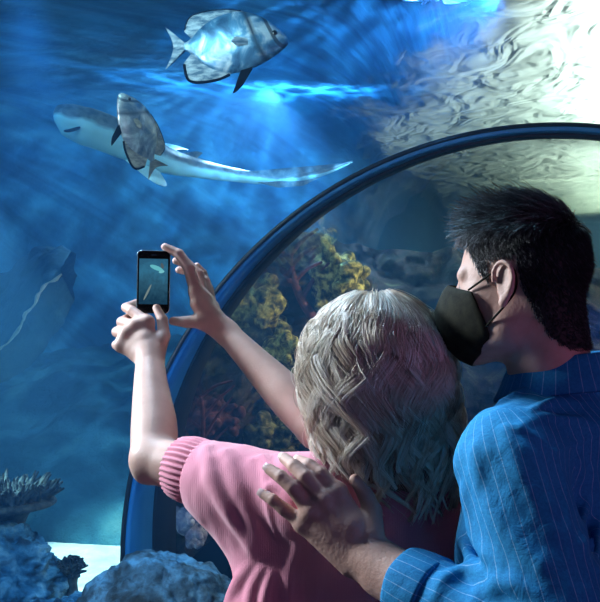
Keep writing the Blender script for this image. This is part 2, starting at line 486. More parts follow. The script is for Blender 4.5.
# ================================================================== CORALS AND ROCKS
BLUEROCK = noisy('blue_rock', [(0.38, (0.006, 0.03, 0.07)), (0.5, (0.03, 0.15, 0.30)), (0.66, (0.16, 0.36, 0.55))], 9, 8, 0.85, 0.9, 0.03, 26)
BRAIN = noisy('brain_rock', [(0.38, (0.015, 0.03, 0.045)), (0.5, (0.05, 0.11, 0.17)), (0.64, (0.11, 0.27, 0.42))], 11, 8, 0.6, 0.9, 0.025, 30, spec=0.4)
def blob(name, c, r, amp, sc_, seed, mat, n=(120, 90), zmin=None, rot=0.0, fine=0.012):
    a = np.linspace(0, 2*math.pi, n[0], endpoint=False); b = np.linspace(-math.pi/2, math.pi/2, n[1])
    A, B = np.meshgrid(a, b, indexing='ij')
    D = np.stack([np.cos(A)*np.cos(B), np.sin(A)*np.cos(B), np.sin(B)], -1)
    R = 1 + amp*fbm(D*1.0, sc_, 5, seed) 
    V = D*R[..., None]*np.array(r)
    V = V + D*(fine*np.abs(fbm(V, 16, 3, seed+1)))[..., None]
    cr, sr = math.cos(rot), math.sin(rot)
    V = np.stack([V[..., 0]*cr - V[..., 1]*sr, V[..., 0]*sr + V[..., 1]*cr, V[..., 2]], -1) + np.array(c)
    V = V.reshape(-1, 3)
    if zmin is not None: V[:, 2] = np.maximum(V[:, 2], zmin)
    return mesh_obj(name, V, grid_faces(n[0], n[1], wrap_u=True), mat)
c = P(160, 560, 3.55)
tag(blob('boulder', (c[0], c[1], 0.13), (0.37, 0.36, 0.42), 0.06, 1.6, 31, BRAIN, (220, 160), zmin=SAND_Z-0.02, fine=0.022),
    'large rounded blue-lit boulder in front of the foot of the dark arch rib', 'rock')
c = P(8, 560, 5.0)
tag(blob('reef_rock', (c[0]-0.10, c[1], 0.0), (0.40, 0.34, 0.27), 0.22, 2.2, 35, BLUEROCK, (160, 110), zmin=SAND_Z-0.02, fine=0.04),
    'craggy blue reef rock under the plate coral in the bottom left corner', 'rock')
c = P(66, 598, 4.5)
tag(blob('reef_rock', (c[0], c[1]+0.1, -0.12), (0.24, 0.2, 0.12), 0.25, 2.4, 37, BLUEROCK, (120, 90), zmin=SAND_Z-0.02, fine=0.035),
    'low craggy blue rock on the sand below the small bushy coral', 'rock')
# plate coral: a spreading plate of stubby branches on a stalk
CORALD = noisy('dark_coral', [(0.35, (0.015, 0.03, 0.045)), (0.7, (0.09, 0.12, 0.13))], 30, 5, 0.85, 0.8, 0.01, 60)
c = P(5, 505, 5.1)
root = empty('plate_coral', (c[0], c[1], 0.1), 'dark spreading plate coral with stubby tips above the craggy rock at the left edge', 'coral')
parts = [tube([(c[0]-0.02, c[1], 0.12), (c[0]-0.01, c[1], 0.25), (c[0], c[1], 0.34), (c[0], c[1], 0.42)], [0.12, 0.10, 0.13, 0.2], 20)]
mesh_obj('stalk', *join(parts), CORALD, root)
parts = []
for k in range(430):
    r = 0.31*math.sqrt(rng.random()); a = rng.random()*2*math.pi
    zt = 0.40 + 0.10*(r/0.31) - 0.03 + rng.normal()*0.008
    b = np.array([c[0] + r*math.cos(a)*0.9, c[1] + r*math.sin(a)*0.8, zt])
    d = norm((math.cos(a)*r*2.2, math.sin(a)*r*2.2, 0.6)) + rng.normal(size=3)*0.2
    L = 0.05 + 0.03*rng.random()
    parts.append(tube([b - d*0.02, b + d*L*0.5, b + d*L], [0.013, 0.011, 0.005], 6))
plate = ell((c[0], c[1], 0.41), (0.29, 0.26, 0.045))
f = Field((c[0]-0.4, c[1]-0.4, 0.3), (c[0]+0.4, c[1]+0.4, 0.55), 0.015); f.add(0, plate); V, Fc = f.mesh()
mesh_obj('branches', *join(parts + [(V, Fc)]), CORALD, root)
c = P(71, 566, 5.0)
root = empty('bush_coral', (c[0], c[1], -0.02), 'small dark bushy coral standing on the pale sand beside the craggy rock', 'coral')
mesh_obj('stalk', *tube([(c[0], c[1], -0.12), (c[0], c[1], -0.02), (c[0], c[1], 0.06)], [0.05, 0.035, 0.045], 14), CORALD, root)
parts = []
for k in range(150):
    a = rng.random()*2*math.pi; e = rng.random()*1.3
    d = np.array([math.cos(a)*math.sin(e), math.sin(a)*math.sin(e), math.cos(e)]); b = np.array([c[0], c[1], 0.03])
    L = 0.09 + 0.02*rng.random()
    parts.append(tube([b, b + d*L*0.6 + rng.normal(size=3)*0.006, b + d*L], [0.012, 0.010, 0.006], 6))
mesh_obj('branches', *join(parts), CORALD, root)

# soft corals growing on the rockwork
def rockpt(px, py, push=0.0):
    """where the sight line through a point of the photograph meets the rockwork"""
    o = np.array([0, 0, CAMZ]); d = norm(P(px, py, 1.0) - o)
    best = None
    P3 = W.reshape(-1, 3); rel = P3 - o; t = rel @ d; off = np.linalg.norm(rel - t[:, None]*d, axis=1)
    ok = off < 0.06
    i = np.where(ok)[0][np.argmin(t[ok])] if ok.any() else np.argmin(off)
    return P3[i]
def leather(px, py, size, stops, seed, label, n=26):
    base = rockpt(px, py); inward = norm(np.array([RC[0], base[1]-0.6, RC[2]+0.9]) - base)
    mt = noisy('soft_coral', stops, 22, 5, 0.8, 0.7, 0.012, 50)
    r = np.random.default_rng(seed); f = Field(base - size*1.5, base + size*1.5, size/22)
    f.add(size*0.15, ell(base, (size*0.55,)*3))
    for k in range(n):
        d = norm(r.normal(size=3) + inward*1.1)
        q = base + d*size*(0.55 + 0.35*r.random())
        f.add(size*0.08, cap(base + d*size*0.3, q, size*0.13, size*(0.10 + 0.08*r.random())))
    V, Fc = f.mesh(); nn = vert_normals(V, Fc); V = V + nn*(size*0.06*fbm(V, 5/size*0.6, 3, seed))[:, None]
    o = mesh_obj('soft_coral', V, Fc, mt); tag(o, label, 'coral', 'soft corals on the rockwork'); return o
YG = [(0.38, (0.015, 0.015, 0.008)), (0.5, (0.16, 0.15, 0.04)), (0.64, (0.50, 0.47, 0.16))]
OL = [(0.36, (0.012, 0.014, 0.01)), (0.5, (0.06, 0.06, 0.025)), (0.66, (0.20, 0.18, 0.08))]
BL = [(0.3, (0.10, 0.12, 0.25)), (0.5, (0.35, 0.35, 0.55)), (0.7, (0.75, 0.72, 0.85))]
PU = [(0.36, (0.02, 0.006, 0.01)), (0.5, (0.07, 0.02, 0.03)), (0.66, (0.15, 0.05, 0.07))]
leather(236, 312, 0.30, YG, 1, 'yellow-green lumpy soft coral just above the raised wrist of the woman', 40)
leather(262, 338, 0.26, OL, 2, 'olive lumpy soft coral above the middle of the raised bare forearm')
leather(284, 350, 0.22, YG, 3, 'yellow-green soft coral between the raised forearm and the blonde hair')
leather(290, 418, 0.22, YG, 4, 'small yellow soft coral under the raised forearm beside the blonde curls')
leather(262, 432, 0.24, OL, 5, 'dull olive soft coral just above the pink sleeve')
leather(213, 355, 0.24, OL, 6, 'dim olive soft coral under the raised wrist next to the arch rib')
leather(338, 282, 0.30, YG, 7, 'yellow soft coral behind the top of the blonde hair')
leather(415, 385, 0.30, OL, 8, 'dark olive soft coral in the gap between the two heads')
leather(186, 520, 0.16, BL, 9, 'pale violet and blue soft coral low in the dark corner under the pink cuff', 18)
leather(215, 420, 0.20, PU, 10, 'dark wine-red soft coral behind the gap between both raised arms')
# branching red gorgonian
SEA = noisy('red_gorgonian', [(0.3, (0.04, 0.01, 0.012)), (0.7, (0.14, 0.035, 0.04))], 30, 3, 0.7, 0.5, 0.01)
def gorg(pts, rad, label):
    base = np.array([rockpt(*p) for p in pts]); base[:, 1] -= 0.10; base[:, 0] += 0.06
    base[:, 1] = np.linspace(base[0, 1], base[0, 1]-0.15, len(base))
    tgt = np.array([P(p[0], p[1], y) for p, y in zip(pts, base[:, 1])])
    path = smooth_path(tgt, 30); parts = [tube(path, np.linspace(rad, rad*0.5, 30), 9)]
    for k in range(4, 30, 3):
        s = 1 if (k//3) % 2 else -1
        q = path[k]; d = np.array([s*0.16, -0.02, 0.16*(0.5+rng.random())])
        parts.append(tube(smooth_path([q, q+d*0.5+(0, 0, 0.02), q+d*1.1], 8), np.linspace(rad*0.55, rad*0.25, 8), 7))
    return tag(mesh_obj('branching_coral', *join(parts), SEA), label, 'coral')
gorg([(322, 330), (302, 300), (292, 272), (290, 254)], 0.035, 'dark red branching coral leaning up to the arch beside the blonde head')
gorg([(196, 500), (198, 465), (203, 430), (201, 395)], 0.022, 'thin dark red branching coral between the elbow and the arch rib')
# pale ledge on the reef slope, left
LEDGE = noisy('ledge_rock', [(0.35, (0.015, 0.05, 0.07)), (0.55, (0.03, 0.08, 0.10)), (0.75, (0.07, 0.12, 0.12))], 2.5, 7, 0.85, 0.6, 0.05, 9)
YL = 6.3
bot = smooth_path([P(-30, 372, YL), P(0, 348, YL), P(18, 326, YL-0.05), P(38, 302, YL-0.1), P(48, 285, YL-0.1), P(62, 271, YL-0.1)], 40)
topl = smooth_path([P(-30, 285, YL+2.2), P(5, 275, YL+2.0), P(25, 258, YL+1.8), P(42, 248, YL+1.4), P(56, 246, YL+0.9), P(68, 252, YL+0.4)], 40)
V = []
for i in range(40):
    for s in np.linspace(0, 1, 24):
        p = bot[i]*(1-s) + topl[i]*s; p = p + np.array([0, -0.25*math.sin(math.pi*s)*(1-i/60), 0]); V.append(p)
    for s in np.linspace(1, 0, 12):
        p = bot[i]*(1-s) + topl[i]*s; V.append(p + np.array([0.0, 0.35, -0.22*(1-s) + 0.0]))
V = np.array(V); V = V + 0.055*np.stack([fbm(V, 2.6, 5, s) for s in (41, 42, 43)], -1)
ledge = tag(mesh_obj('rock_ledge', V, grid_faces(40, 36, wrap_v=True), LEDGE), 'pale slanting rock ledge with a bright broken edge at the left side', 'rock')
PALE = noisy('ledge_edge', [(0.3, (0.22, 0.26, 0.22)), (0.7, (0.50, 0.48, 0.38))], 9, 5, 0.8, 0.5, 0.02)
e = V.reshape(40, 36, 3)[:, 0] + np.array([0, -0.03, 0])
V2, F2 = tube(e, 0.010*(1 + 0.4*np.sin(np.arange(40)*1.1)) , 8); V2 = V2 + 0.012*np.stack([fbm(V2, 7, 3, s) for s in (44, 45, 46)], -1)
mesh_obj('ledge_edge', V2, F2, PALE, ledge)['label'] = 'pale broken rim of the ledge'

# the water itself: faint blue haze
m, nt, out = new_mat('water_haze')
ab = N(nt, 'ShaderNodeVolumeAbsorption'); ab.inputs['Color'].default_value = (0.50, 0.80, 0.94, 1); ab.inputs['Density'].default_value = 0.11
scn = N(nt, 'ShaderNodeVolumeScatter'); scn.inputs['Color'].default_value = (0.14, 0.46, 1.0, 1); scn.inputs['Density'].default_value = 0.075; scn.inputs['Anisotropy'].default_value = 0.2
ad = N(nt, 'ShaderNodeAddShader'); nt.links.new(ab.outputs[0], ad.inputs[0]); nt.links.new(scn.outputs[0], ad.inputs[1]); nt.links.new(ad.outputs[0], out.inputs['Volume'])
tag(mesh_obj('water', *box(-8.8, 9.8, 2.75, 19.5, -0.45, 3.26), m, smooth=False), kind='structure')
# ================================================================== FISH
def basis_xyz(fwd, up, side=None):
    f = norm(fwd); u = norm(np.asarray(up, float) - f*np.dot(up, f)); s = np.cross(f, u)
    return f, s, u
def spade_material(name, cA, cB, cC, seed):
    """silvery flanks with dark bars across the eye and the gill, mottled"""
    m, nt, out = new_mat(name)
    s = attr(nt, 'len'); hgt = attr(nt, 'hgt')
    v = coords(nt, (1, 1, 1)); nz = noise(nt, v, 9 + seed, 4, 0.55, 0.6)
    base = ramp(nt, nz, [(0.38, cA), (0.50, cB), (0.62, cC)])
    d1 = math_n(nt, 'ABSOLUTE', math_n(nt, 'SUBTRACT', math_n(nt, 'ADD', s, math_n(nt, 'MULTIPLY', hgt, 0.10)), 0.885))
    d2 = math_n(nt, 'ABSOLUTE', math_n(nt, 'SUBTRACT', math_n(nt, 'ADD', s, math_n(nt, 'MULTIPLY', hgt, 0.10)), 0.70))
    b1 = math_n(nt, 'LESS_THAN', d1, 0.022); b2 = math_n(nt, 'SUBTRACT', 1.0, math_n(nt, 'MULTIPLY', d2, 22.0))
    b2 = math_n(nt, 'MULTIPLY', math_n(nt, 'MAXIMUM', b2, 0.0), math_n(nt, 'MULTIPLY', nz, 1.7))
    f = math_n(nt, 'MINIMUM', math_n(nt, 'ADD', math_n(nt, 'MULTIPLY', b1, 0.8), b2), 1.0)
    c = mixc(nt, f, base, (0.03, 0.05, 0.08))
    nb = bump(nt, noise(nt, v, 120, 2), 0.25, 0.003)
    princ(nt, out, c, 0.32, 0.6, 0.35, normal=nb); return m
def fish(name, pos, fwd, up, L, label, mat, fin_mat, edge_mat, eye_mat, deep=0.62, group=None, flat=1.0):
    """laterally flattened deep-bodied fish, pos = middle of the body"""
    f, s, u = basis_xyz(fwd, up)
    root = empty(name, pos, label, 'fish', group)
    def Wd(p): return np.asarray(pos) + L*(p[..., 0:1]*f + p[..., 1:2]*s + p[..., 2:3]*u)
    # outline: x along the body (tail -0.36 .. snout 0.5), top, bottom, half thickness
    pr = np.array([(-0.42, 0.035, -0.035, 0.010), (-0.38, 0.040, -0.042, 0.018), (-0.34, 0.07, -0.075, 0.028), (-0.26, 0.15, -0.16, 0.045), (-0.14, 0.225, -0.235, 0.062),
                   (0.0, 0.262, -0.262, 0.075), (0.12, 0.262, -0.25, 0.082), (0.24, 0.225, -0.215, 0.082), (0.34, 0.165, -0.165, 0.07), (0.41, 0.105, -0.125, 0.052),
                   (0.46, 0.055, -0.09, 0.035), (0.49, 0.02, -0.065, 0.02), (0.503, -0.005, -0.045, 0.008)])
    pr = smooth_path(pr, 60); k = deep/0.52
    n = 32; V = []; ln = []; hg = []
    for (x, t, b, w) in pr:
        c = (t+b)/2*k; h = (t-b)/2*k
        for a in np.linspace(0, 2*math.pi, n, endpoint=False):
            ca, sa = math.cos(a), math.sin(a)
            V.append((x, w*np.sign(sa)*abs(sa)**1.25, c + h*np.sign(ca)*abs(ca)**0.9)); ln.append((x+0.42)/0.92); hg.append(ca)
    V = np.array(V); Fs = [grid_faces(60, n, wrap_v=True)]
    V = np.concatenate([V, [(-0.42, 0, 0), (0.505, 0, -0.025*k)]]); j = np.arange(n); j2 = (j+1) % n
    Fs += [np.stack([j2, j, np.full(n, 60*n)], 1), np.stack([59*n+j, 59*n+j2, np.full(n, 60*n+1)], 1)]
    mesh_obj('body', Wd(V), Fs, mat, root, attrs={'len': np.array(ln+[0, 1.0]), 'hgt': np.array(hg+[0, 0])})
    def fin(nm, root_pts, tip_pts, m, th=0.016, rows=8, edge=None):
        a = smooth_path(np.array(root_pts, float), 24); b = smooth_path(np.array(tip_pts, float), 24); V = []
        for sgn in (1, -1):
            for i in range(24):
                for r in np.linspace(0, 1, rows):
                    p = a[i]*(1-r) + b[i]*r; q = p.copy(); q[1] += sgn*th*(1-r*0.85) + 0.0015*math.sin(i*2.6); V.append(q)
        V = np.array(V); Fc = grid_faces(24, rows); m_ = 24*rows
        rim = [i*rows+rows-1 for i in range(24)]
        side = [(rim[i], rim[i+1], rim[i+1]+m_, rim[i]+m_) for i in range(23)]
        o = mesh_obj(nm, Wd(V), [Fc, (Fc + m_)[:, ::-1], np.array(side)], m, root)
        if edge is not None:
            V2, F2 = tube(b[1:-1], 0.013 if nm == 'anal_fin' else 0.0065, 8); mesh_obj('fin_edge', Wd(V2), F2, edge, o)
        return o
    fin('dorsal_fin', [(0.20, 0, 0.20*k), (0.0, 0, 0.24*k), (-0.18, 0, 0.18*k), (-0.33, 0, 0.06*k)], [(0.12, 0, 0.265*k), (-0.08, 0, 0.295*k), (-0.33, 0, 0.26*k), (-0.40, 0, 0.13*k)], fin_mat, edge=edge_mat)
    fin('anal_fin', [(0.06, 0, -0.22*k), (-0.08, 0, -0.22*k), (-0.2, 0, -0.17*k), (-0.33, 0, -0.06*k)], [(0.0, 0, -0.265*k), (-0.14, 0, -0.31*k), (-0.36, 0, -0.30*k), (-0.41, 0, -0.14*k)], fin_mat, edge=edge_mat)
    fin('tail_fin', [(-0.40, 0, 0.036), (-0.40, 0, 0.0), (-0.40, 0, -0.036)], [(-0.565, 0, 0.185*k), (-0.50, 0, 0.0), (-0.575, 0, -0.185*k)], fin_mat)
    fin('pelvic_fin', [(0.20, 0.0, -0.21*k), (0.15, 0, -0.22*k), (0.10, 0, -0.22*k)], [(0.10, 0.02, -0.38*k), (0.04, 0.02, -0.43*k), (0.01, 0.02, -0.44*k)], edge_mat)
    for sg in (1, -1):
        fin('pectoral_fin', [(0.17, sg*0.078, 0.0), (0.17, sg*0.080, -0.03), (0.17, sg*0.078, -0.06)], [(0.06, sg*0.100, 0.015), (0.03, sg*0.11, -0.03), (0.07, sg*0.100, -0.065)], edge_mat if name == 'reef_fish' else fin_mat, th=0.003)
        c = np.array([0.395, sg*0.048, 0.035*k]); rr = 0.024
        a = np.linspace(0, 2*math.pi, 16, endpoint=False); b = np.linspace(-math.pi/2, math.pi/2, 10); A, B = np.meshgrid(a, b, indexing='ij')
        E = c + rr*np.stack([np.cos(A)*np.cos(B), 0.7*np.sin(A)*np.cos(B), np.sin(B)], -1)
        mesh_obj('eye', Wd(E.reshape(-1, 3)), grid_faces(16, 10, wrap_u=True), eye_mat, root)
    return root
FIN = noisy('fin_grey', [(0.38, (0.05, 0.11, 0.18)), (0.62, (0.36, 0.46, 0.52))], 18, 4, 0.45, 0.3, 0.004, 60, stretch=(1, 1, 3))
FIN2 = noisy('fin_bronze', [(0.35, (0.12, 0.12, 0.12)), (0.65, (0.42, 0.38, 0.30))], 18, 4, 0.45, 0.3, 0.004, 60, stretch=(1, 1, 3))
FEDGE = plain('fin_black', (0.004, 0.006, 0.012), 0.85, 0.08)
FEYE = plain('fish_eye', (0.01, 0.01, 0.012), 0.12, 0.8)
SP1 = spade_material('silver_flank', (0.03, 0.10, 0.20), (0.10, 0.28, 0.46), (0.60, 0.76, 0.84), 0)
SP2 = spade_material('bronze_flank', (0.10, 0.16, 0.22), (0.26, 0.30, 0.33), (0.50, 0.60, 0.62), 3)
c = P(230, 43, 4.0)
fish('batfish', c, (0.96, -0.10, 0.05), (-0.02, 0.10, 1), 0.515, 'large silvery blue batfish seen side-on at the top of the tank, swimming right', SP1, FIN, FEDGE, FEYE, 0.54)
c = P(139, 131, 4.1)
fish('batfish', c, (-0.36, -0.40, 0.85), (0.62, 0.62, 0.25), 0.37, 'smaller grey and bronze batfish with head up in front of the pale shark', SP2, FIN2, FEDGE, FEYE, 0.52)
DK = plain('dark_scales', (0.012, 0.02, 0.03), 0.4)
fish('reef_fish', P(420, -6, 3.8), (0.95, 0.2, -0.02), (0, 0, 1), 0.22, 'dark fish cut by the top edge, the left of two above the ripples', DK, DK, FEDGE, FEYE, 0.26)
fish('reef_fish', P(462, -4, 3.8), (0.93, 0.2, 0.12), (0, 0, 1), 0.22, 'dark fish cut by the top edge, nearer the bright lamp glow', DK, DK, FEDGE, FEYE, 0.24)

# ---- the shark: loft along a bent spine, belly turned down and towards the window
sp = [P(57, 121, 5.2), P(64, 121, 5.2), P(82, 128, 5.22), P(108, 137, 5.28), P(138, 150, 5.35), P(168, 163, 5.45), P(200, 170, 5.6), P(235, 176, 5.8), P(275, 180, 6.0), P(320, 174, 6.2), P(352, 162, 6.4)]
sp = smooth_path(sp, 110)
tt = np.linspace(0, 1, 110)
def prof1(t, pts): return np.interp(t, [p[0] for p in pts], [p[1] for p in pts])
hh = prof1(tt, [(0, 0.012), (0.02, 0.05), (0.06, 0.085), (0.12, 0.108), (0.22, 0.128), (0.34, 0.125), (0.46, 0.10), (0.58, 0.072), (0.7, 0.052), (0.85, 0.034), (1, 0.008)])
ww = prof1(tt, [(0, 0.015), (0.02, 0.06), (0.06, 0.10), (0.12, 0.12), (0.22, 0.135), (0.34, 0.12), (0.46, 0.09), (0.58, 0.055), (0.7, 0.035), (0.85, 0.018), (1, 0.005)])
T = np.gradient(sp, axis=0); T /= np.linalg.norm(T, axis=1, keepdims=True)
up0 = norm((0.05, 0.05, 0.95)); n = 40; V = []; ds = []; ln = []
AA = np.linspace(0, 2*math.pi, n, endpoint=False)
Us, Ss = [], []
for i in range(110):
    u = norm(up0 - T[i]*np.dot(up0, T[i])); s = np.cross(T[i], u); Us.append(u); Ss.append(s)
    for a in AA:
        ca, sa = math.cos(a), math.sin(a)
        h = hh[i]*(1.0 if ca > 0 else 0.72)
        V.append(sp[i] + u*h*np.sign(ca)*abs(ca)**0.95 + s*ww[i]*sa); ds.append(ca); ln.append(tt[i])
V = np.array(V)
m, nt, out = new_mat('shark_skin'); v = coords(nt)
d = attr(nt, 'dorsal'); nz = noise(nt, v, 10, 4)
fac = math_n(nt, 'ADD', d, math_n(nt, 'MULTIPLY', math_n(nt, 'SUBTRACT', nz, 0.5), 0.35))
back = ramp(nt, noise(nt, v, 22, 3), [(0.4, (0.10, 0.16, 0.20)), (0.6, (0.20, 0.27, 0.31))])
c = mixc(nt, ramp(nt, fac, [(0.50, (0, 0, 0)), (0.62, (1, 1, 1))]), (0.42, 0.80, 0.86), back)
princ(nt, out, c, 0.45, 0.4, normal=bump(nt, noise(nt, v, 200, 2), 0.2, 0.003)); SHK = m
SHKG = noisy('shark_grey', [(0.4, (0.09, 0.15, 0.19)), (0.6, (0.17, 0.24, 0.28))], 22, 3, 0.5, 0.2, 0.003)
SHKB = plain('shark_belly', (0.50, 0.84, 0.88), 0.5); 
root = empty('shark', sp[30], 'pale-bellied shark with grey back and long tail gliding left behind the small batfish', 'shark')
mesh_obj('body', V, [grid_faces(110, n, wrap_v=True)], SHK, root, attrs={'dorsal': np.array(ds)*0.5+0.5})
def blade(nm, base_a, base_b, tip, sweep_, m, th=0.012):
    a = np.asarray(base_a); b = np.asarray(base_b); tip = np.asarray(tip); V = []
    nrm = norm(np.cross(b - a, tip - a)); rows, cols = 14, 12
    for sg in (1, -1):
        for r in np.linspace(0, 1, rows):
            for cc in np.linspace(0, 1, cols):
                w = (1-r)**0.8*(1-0.0*r); p = (a*(1-cc) + b*cc)*(1-r) + (tip + (b-a)*0.22*(cc-0.5))*r + np.asarray(sweep_)*math.sin(math.pi*r)
                V.append(p + nrm*sg*th*math.sqrt(max(1-(2*cc-1)**2, 0))*(1-r*0.8))
    Fc = grid_faces(rows, cols); k = rows*cols
    return mesh_obj(nm, np.array(V), [Fc, (Fc + k)[:, ::-1]], m, root)
blade('pectoral_fin', P(125, 160, 5.28), P(160, 172, 5.38), P(160, 185, 5.15), (0.03, -0.02, -0.03), SHKB)
blade('pectoral_fin', P(148, 142, 5.55), P(172, 152, 5.6), P(186, 149, 5.75), (0, 0, 0.01), SHKB)
blade('dorsal_fin', P(165, 155, 5.5), P(192, 163, 5.6), P(200, 152, 5.62), (0.0, 0, 0.0), SHKG)
tf = [sp[70] + Us[70]*0.02, sp[109]]
blade('tail_fin', sp[72], sp[108], sp[96] + np.array([0.05, 0.05, 0.045]), (0, 0, 0.0), SHKG, 0.006)
blade('tail_fin', sp[74], sp[104], sp[90] + np.array([0.03, 0.0, -0.05]), (0, 0, 0.0), SHKG, 0.006)
MOUTH = plain('shark_mouth', (0.01, 0.02, 0.03), 0.7)
mo = smooth_path([P(64, 131, 5.085), P(70, 130.5, 5.06), P(77, 128.5, 5.07), P(80, 127, 5.09)], 14)
mesh_obj('mouth', *tube(mo, [0.003, 0.007, 0.008, 0.009, 0.01, 0.01, 0.01, 0.01, 0.01, 0.009, 0.008, 0.007, 0.005, 0.003], 8), MOUTH, root)
# ================================================================== PEOPLE
def head_prims(f, C, R, kind, k=1.0):
    """f: Field; C: centre between the ears; R: columns right, forward, up"""
    def w(x, y, z): return C + R @ (np.array([x, y, z])*k)
    f.group([ell(w(0, -0.012, 0.030), np.array([0.074, 0.094, 0.084])*k, R), ell(w(0, 0.030, -0.030), np.array([0.060, 0.064, 0.080])*k, R)], 0.03, 0.02)
    jw = 0.050 if kind == 'man' else 0.043
    for s in (1, -1):
        f.add(0.040, cap(w(s*jw*0.94, 0.010, -0.066), w(s*0.012, 0.080, -0.092), 0.020*k, 0.018*k))
        f.add(0.03, ell(w(s*0.038, 0.050, -0.026), np.array([0.018, 0.016, 0.018])*k, R))
        f.add(0.012, cap(w(s*0.014, 0.082, 0.018), w(s*0.044, 0.070, 0.020), 0.009*k, 0.008*k))
    f.add(0.02, ell(w(0, 0.082, -0.092), np.array([0.018, 0.016, 0.016])*k, R))
    for s in (1, -1): f.cut(0.014, ell(w(s*0.032, 0.092, 0.000), np.array([0.017, 0.013, 0.011])*k, R))
    f.add(0.010, cap(w(0, 0.090, 0.006), w(0, 0.113, -0.030), 0.007*k, 0.011*k))
    for s in (1, -1): f.add(0.006, ell(w(s*0.012, 0.102, -0.034), np.array([0.009, 0.010, 0.008])*k, R))
    f.add(0.006, cap(w(-0.020, 0.090, -0.058), w(0.020, 0.090, -0.058), 0.006*k), cap(w(-0.016, 0.091, -0.067), w(0.016, 0.091, -0.067), 0.007*k))
    for s in (1, -1):
        f.add(0.009, ell(w(s*0.031, 0.067, 0.000), np.array([0.0150, 0.0135, 0.0125])*k, R))
        # ear: rim, lobe, hollow
        cx = s*0.079
        ang = math.radians(12)
        Re = R @ np.array([[1, 0, 0], [0, math.cos(ang), -math.sin(ang)], [0, math.sin(ang), math.cos(ang)]])
        Re = Re @ np.array([[math.cos(s*0.35), math.sin(s*0.35), 0], [-math.sin(s*0.35), math.cos(s*0.35), 0], [0, 0, 1]]).T
        f.group([ell(w(cx, -0.006, -0.002), np.array([0.006, 0.0145, 0.027])*k, Re)], 0, 0.008)
        f.cut(0.005, ell(w(cx + s*0.008, -0.003, 0.002), np.array([0.006, 0.009, 0.018])*k, Re))
        rim = smooth_path([w(cx + s*0.002, 0.010, 0.002), w(cx+s*0.003, 0.008, 0.018), w(cx+s*0.006, -0.004, 0.028), w(cx+s*0.009, -0.017, 0.022), w(cx+s*0.009, -0.021, 0.006), w(cx+s*0.006, -0.015, -0.012), w(cx+s*0.002, -0.006, -0.026)], 16)
        f.group([cap(rim[i], rim[i+1], 0.0034*k) for i in range(15)], 0.001, 0.004)
        f.add(0.005, ell(w(cx+s*0.002, 0.000, -0.030), np.array([0.005, 0.007, 0.008])*k, Re))

def chain(pts, rads):
    return [cap(pts[i], pts[i+1], rads[i], rads[i+1]) for i in range(len(pts)-1)]

def limb(f, pts, rads, kout=0.02, n=26):
    pts = np.asarray(pts, float); m_ = len(pts); q = smooth_path(pts, n); t = np.linspace(0, m_-1, n)
    R_ = smooth_path(np.stack([rads, np.zeros(m_), np.zeros(m_)], 1), n)[:, 0]
    f.group([cap(q[i], q[i+1], R_[i], R_[i+1]) for i in range(n-1)], 0, kout)
def march(f, px, py, dpt, t0=0.95, t1=1.85):
    """first cloth met along the sight line through a point of the photograph"""
    o = np.array([0, 0, CAMZ]); d = norm(P(px, py, 1.0) - o)
    for t in np.arange(t0, t1, 0.003):
        q = o + d*t; i = np.round((q - f.lo)/f.h).astype(int)
        if (i >= 0).all() and (i < f.n).all() and f.F[tuple(i)] < 0: return q + d*dpt
    return None
def ridges(f, rows_):
    for L, r, k, e in rows_:
        q = [march(f, x, y, r*e) for x, y in L]; q = [x for x in q if x is not None]
        if len(q) > 1:
            q = smooth_path(q, 18); w_ = np.sin(np.linspace(0.25, math.pi-0.25, 18))
            f.group([cap(q[i], q[i+1], r*(0.35+0.65*w_[i]), r*(0.35+0.65*w_[i+1])) for i in range(17)], r*0.4, k)
m, nt, out = new_mat('skin'); v = coords(nt)
c = ramp(nt, noise(nt, v, 14, 5), [(0.35, (0.62, 0.40, 0.33)), (0.65, (0.74, 0.52, 0.44))])
p_ = princ(nt, out, c, 0.48, 0.4, normal=bump(nt, noise(nt, v, 220, 3), 0.16, 0.002))
p_.inputs['Subsurface Weight'].default_value = 0.12; p_.inputs['Subsurface Radius'].default_value = (0.012, 0.005, 0.003); SKIN = m
m, nt, out = new_mat('skin_tan'); v = coords(nt)
c = ramp(nt, noise(nt, v, 16, 5), [(0.35, (0.50, 0.29, 0.23)), (0.65, (0.63, 0.40, 0.32))])
p_ = princ(nt, out, c, 0.5, 0.4, normal=bump(nt, noise(nt, v, 170, 4), 0.3, 0.003))
p_.inputs['Subsurface Weight'].default_value = 0.10; p_.inputs['Subsurface Radius'].default_value = (0.012, 0.005, 0.003); SKIN2 = m
NAIL = plain('nail', (0.75, 0.55, 0.52), 0.3, 0.5)
def nail(tipc, d, nrm, parent, wd=0.0055, ln=0.006):
    d = norm(d); n_ = norm(nrm - d*np.dot(nrm, d)); s = np.cross(d, n_)
    a = np.linspace(-1, 1, 9); b = np.linspace(-1, 1, 9); A, B = np.meshgrid(a, b, indexing='ij')
    V = tipc + s*(A*wd)[..., None] + d*(B*ln)[..., None] + n_*(-0.35*wd*A*A*1.2 + 0.0006 - 0.0008*B*B)[..., None]
    keep = V.reshape(-1, 3)
    return mesh_obj('fingernail', keep, grid_faces(9, 9), NAIL, parent)

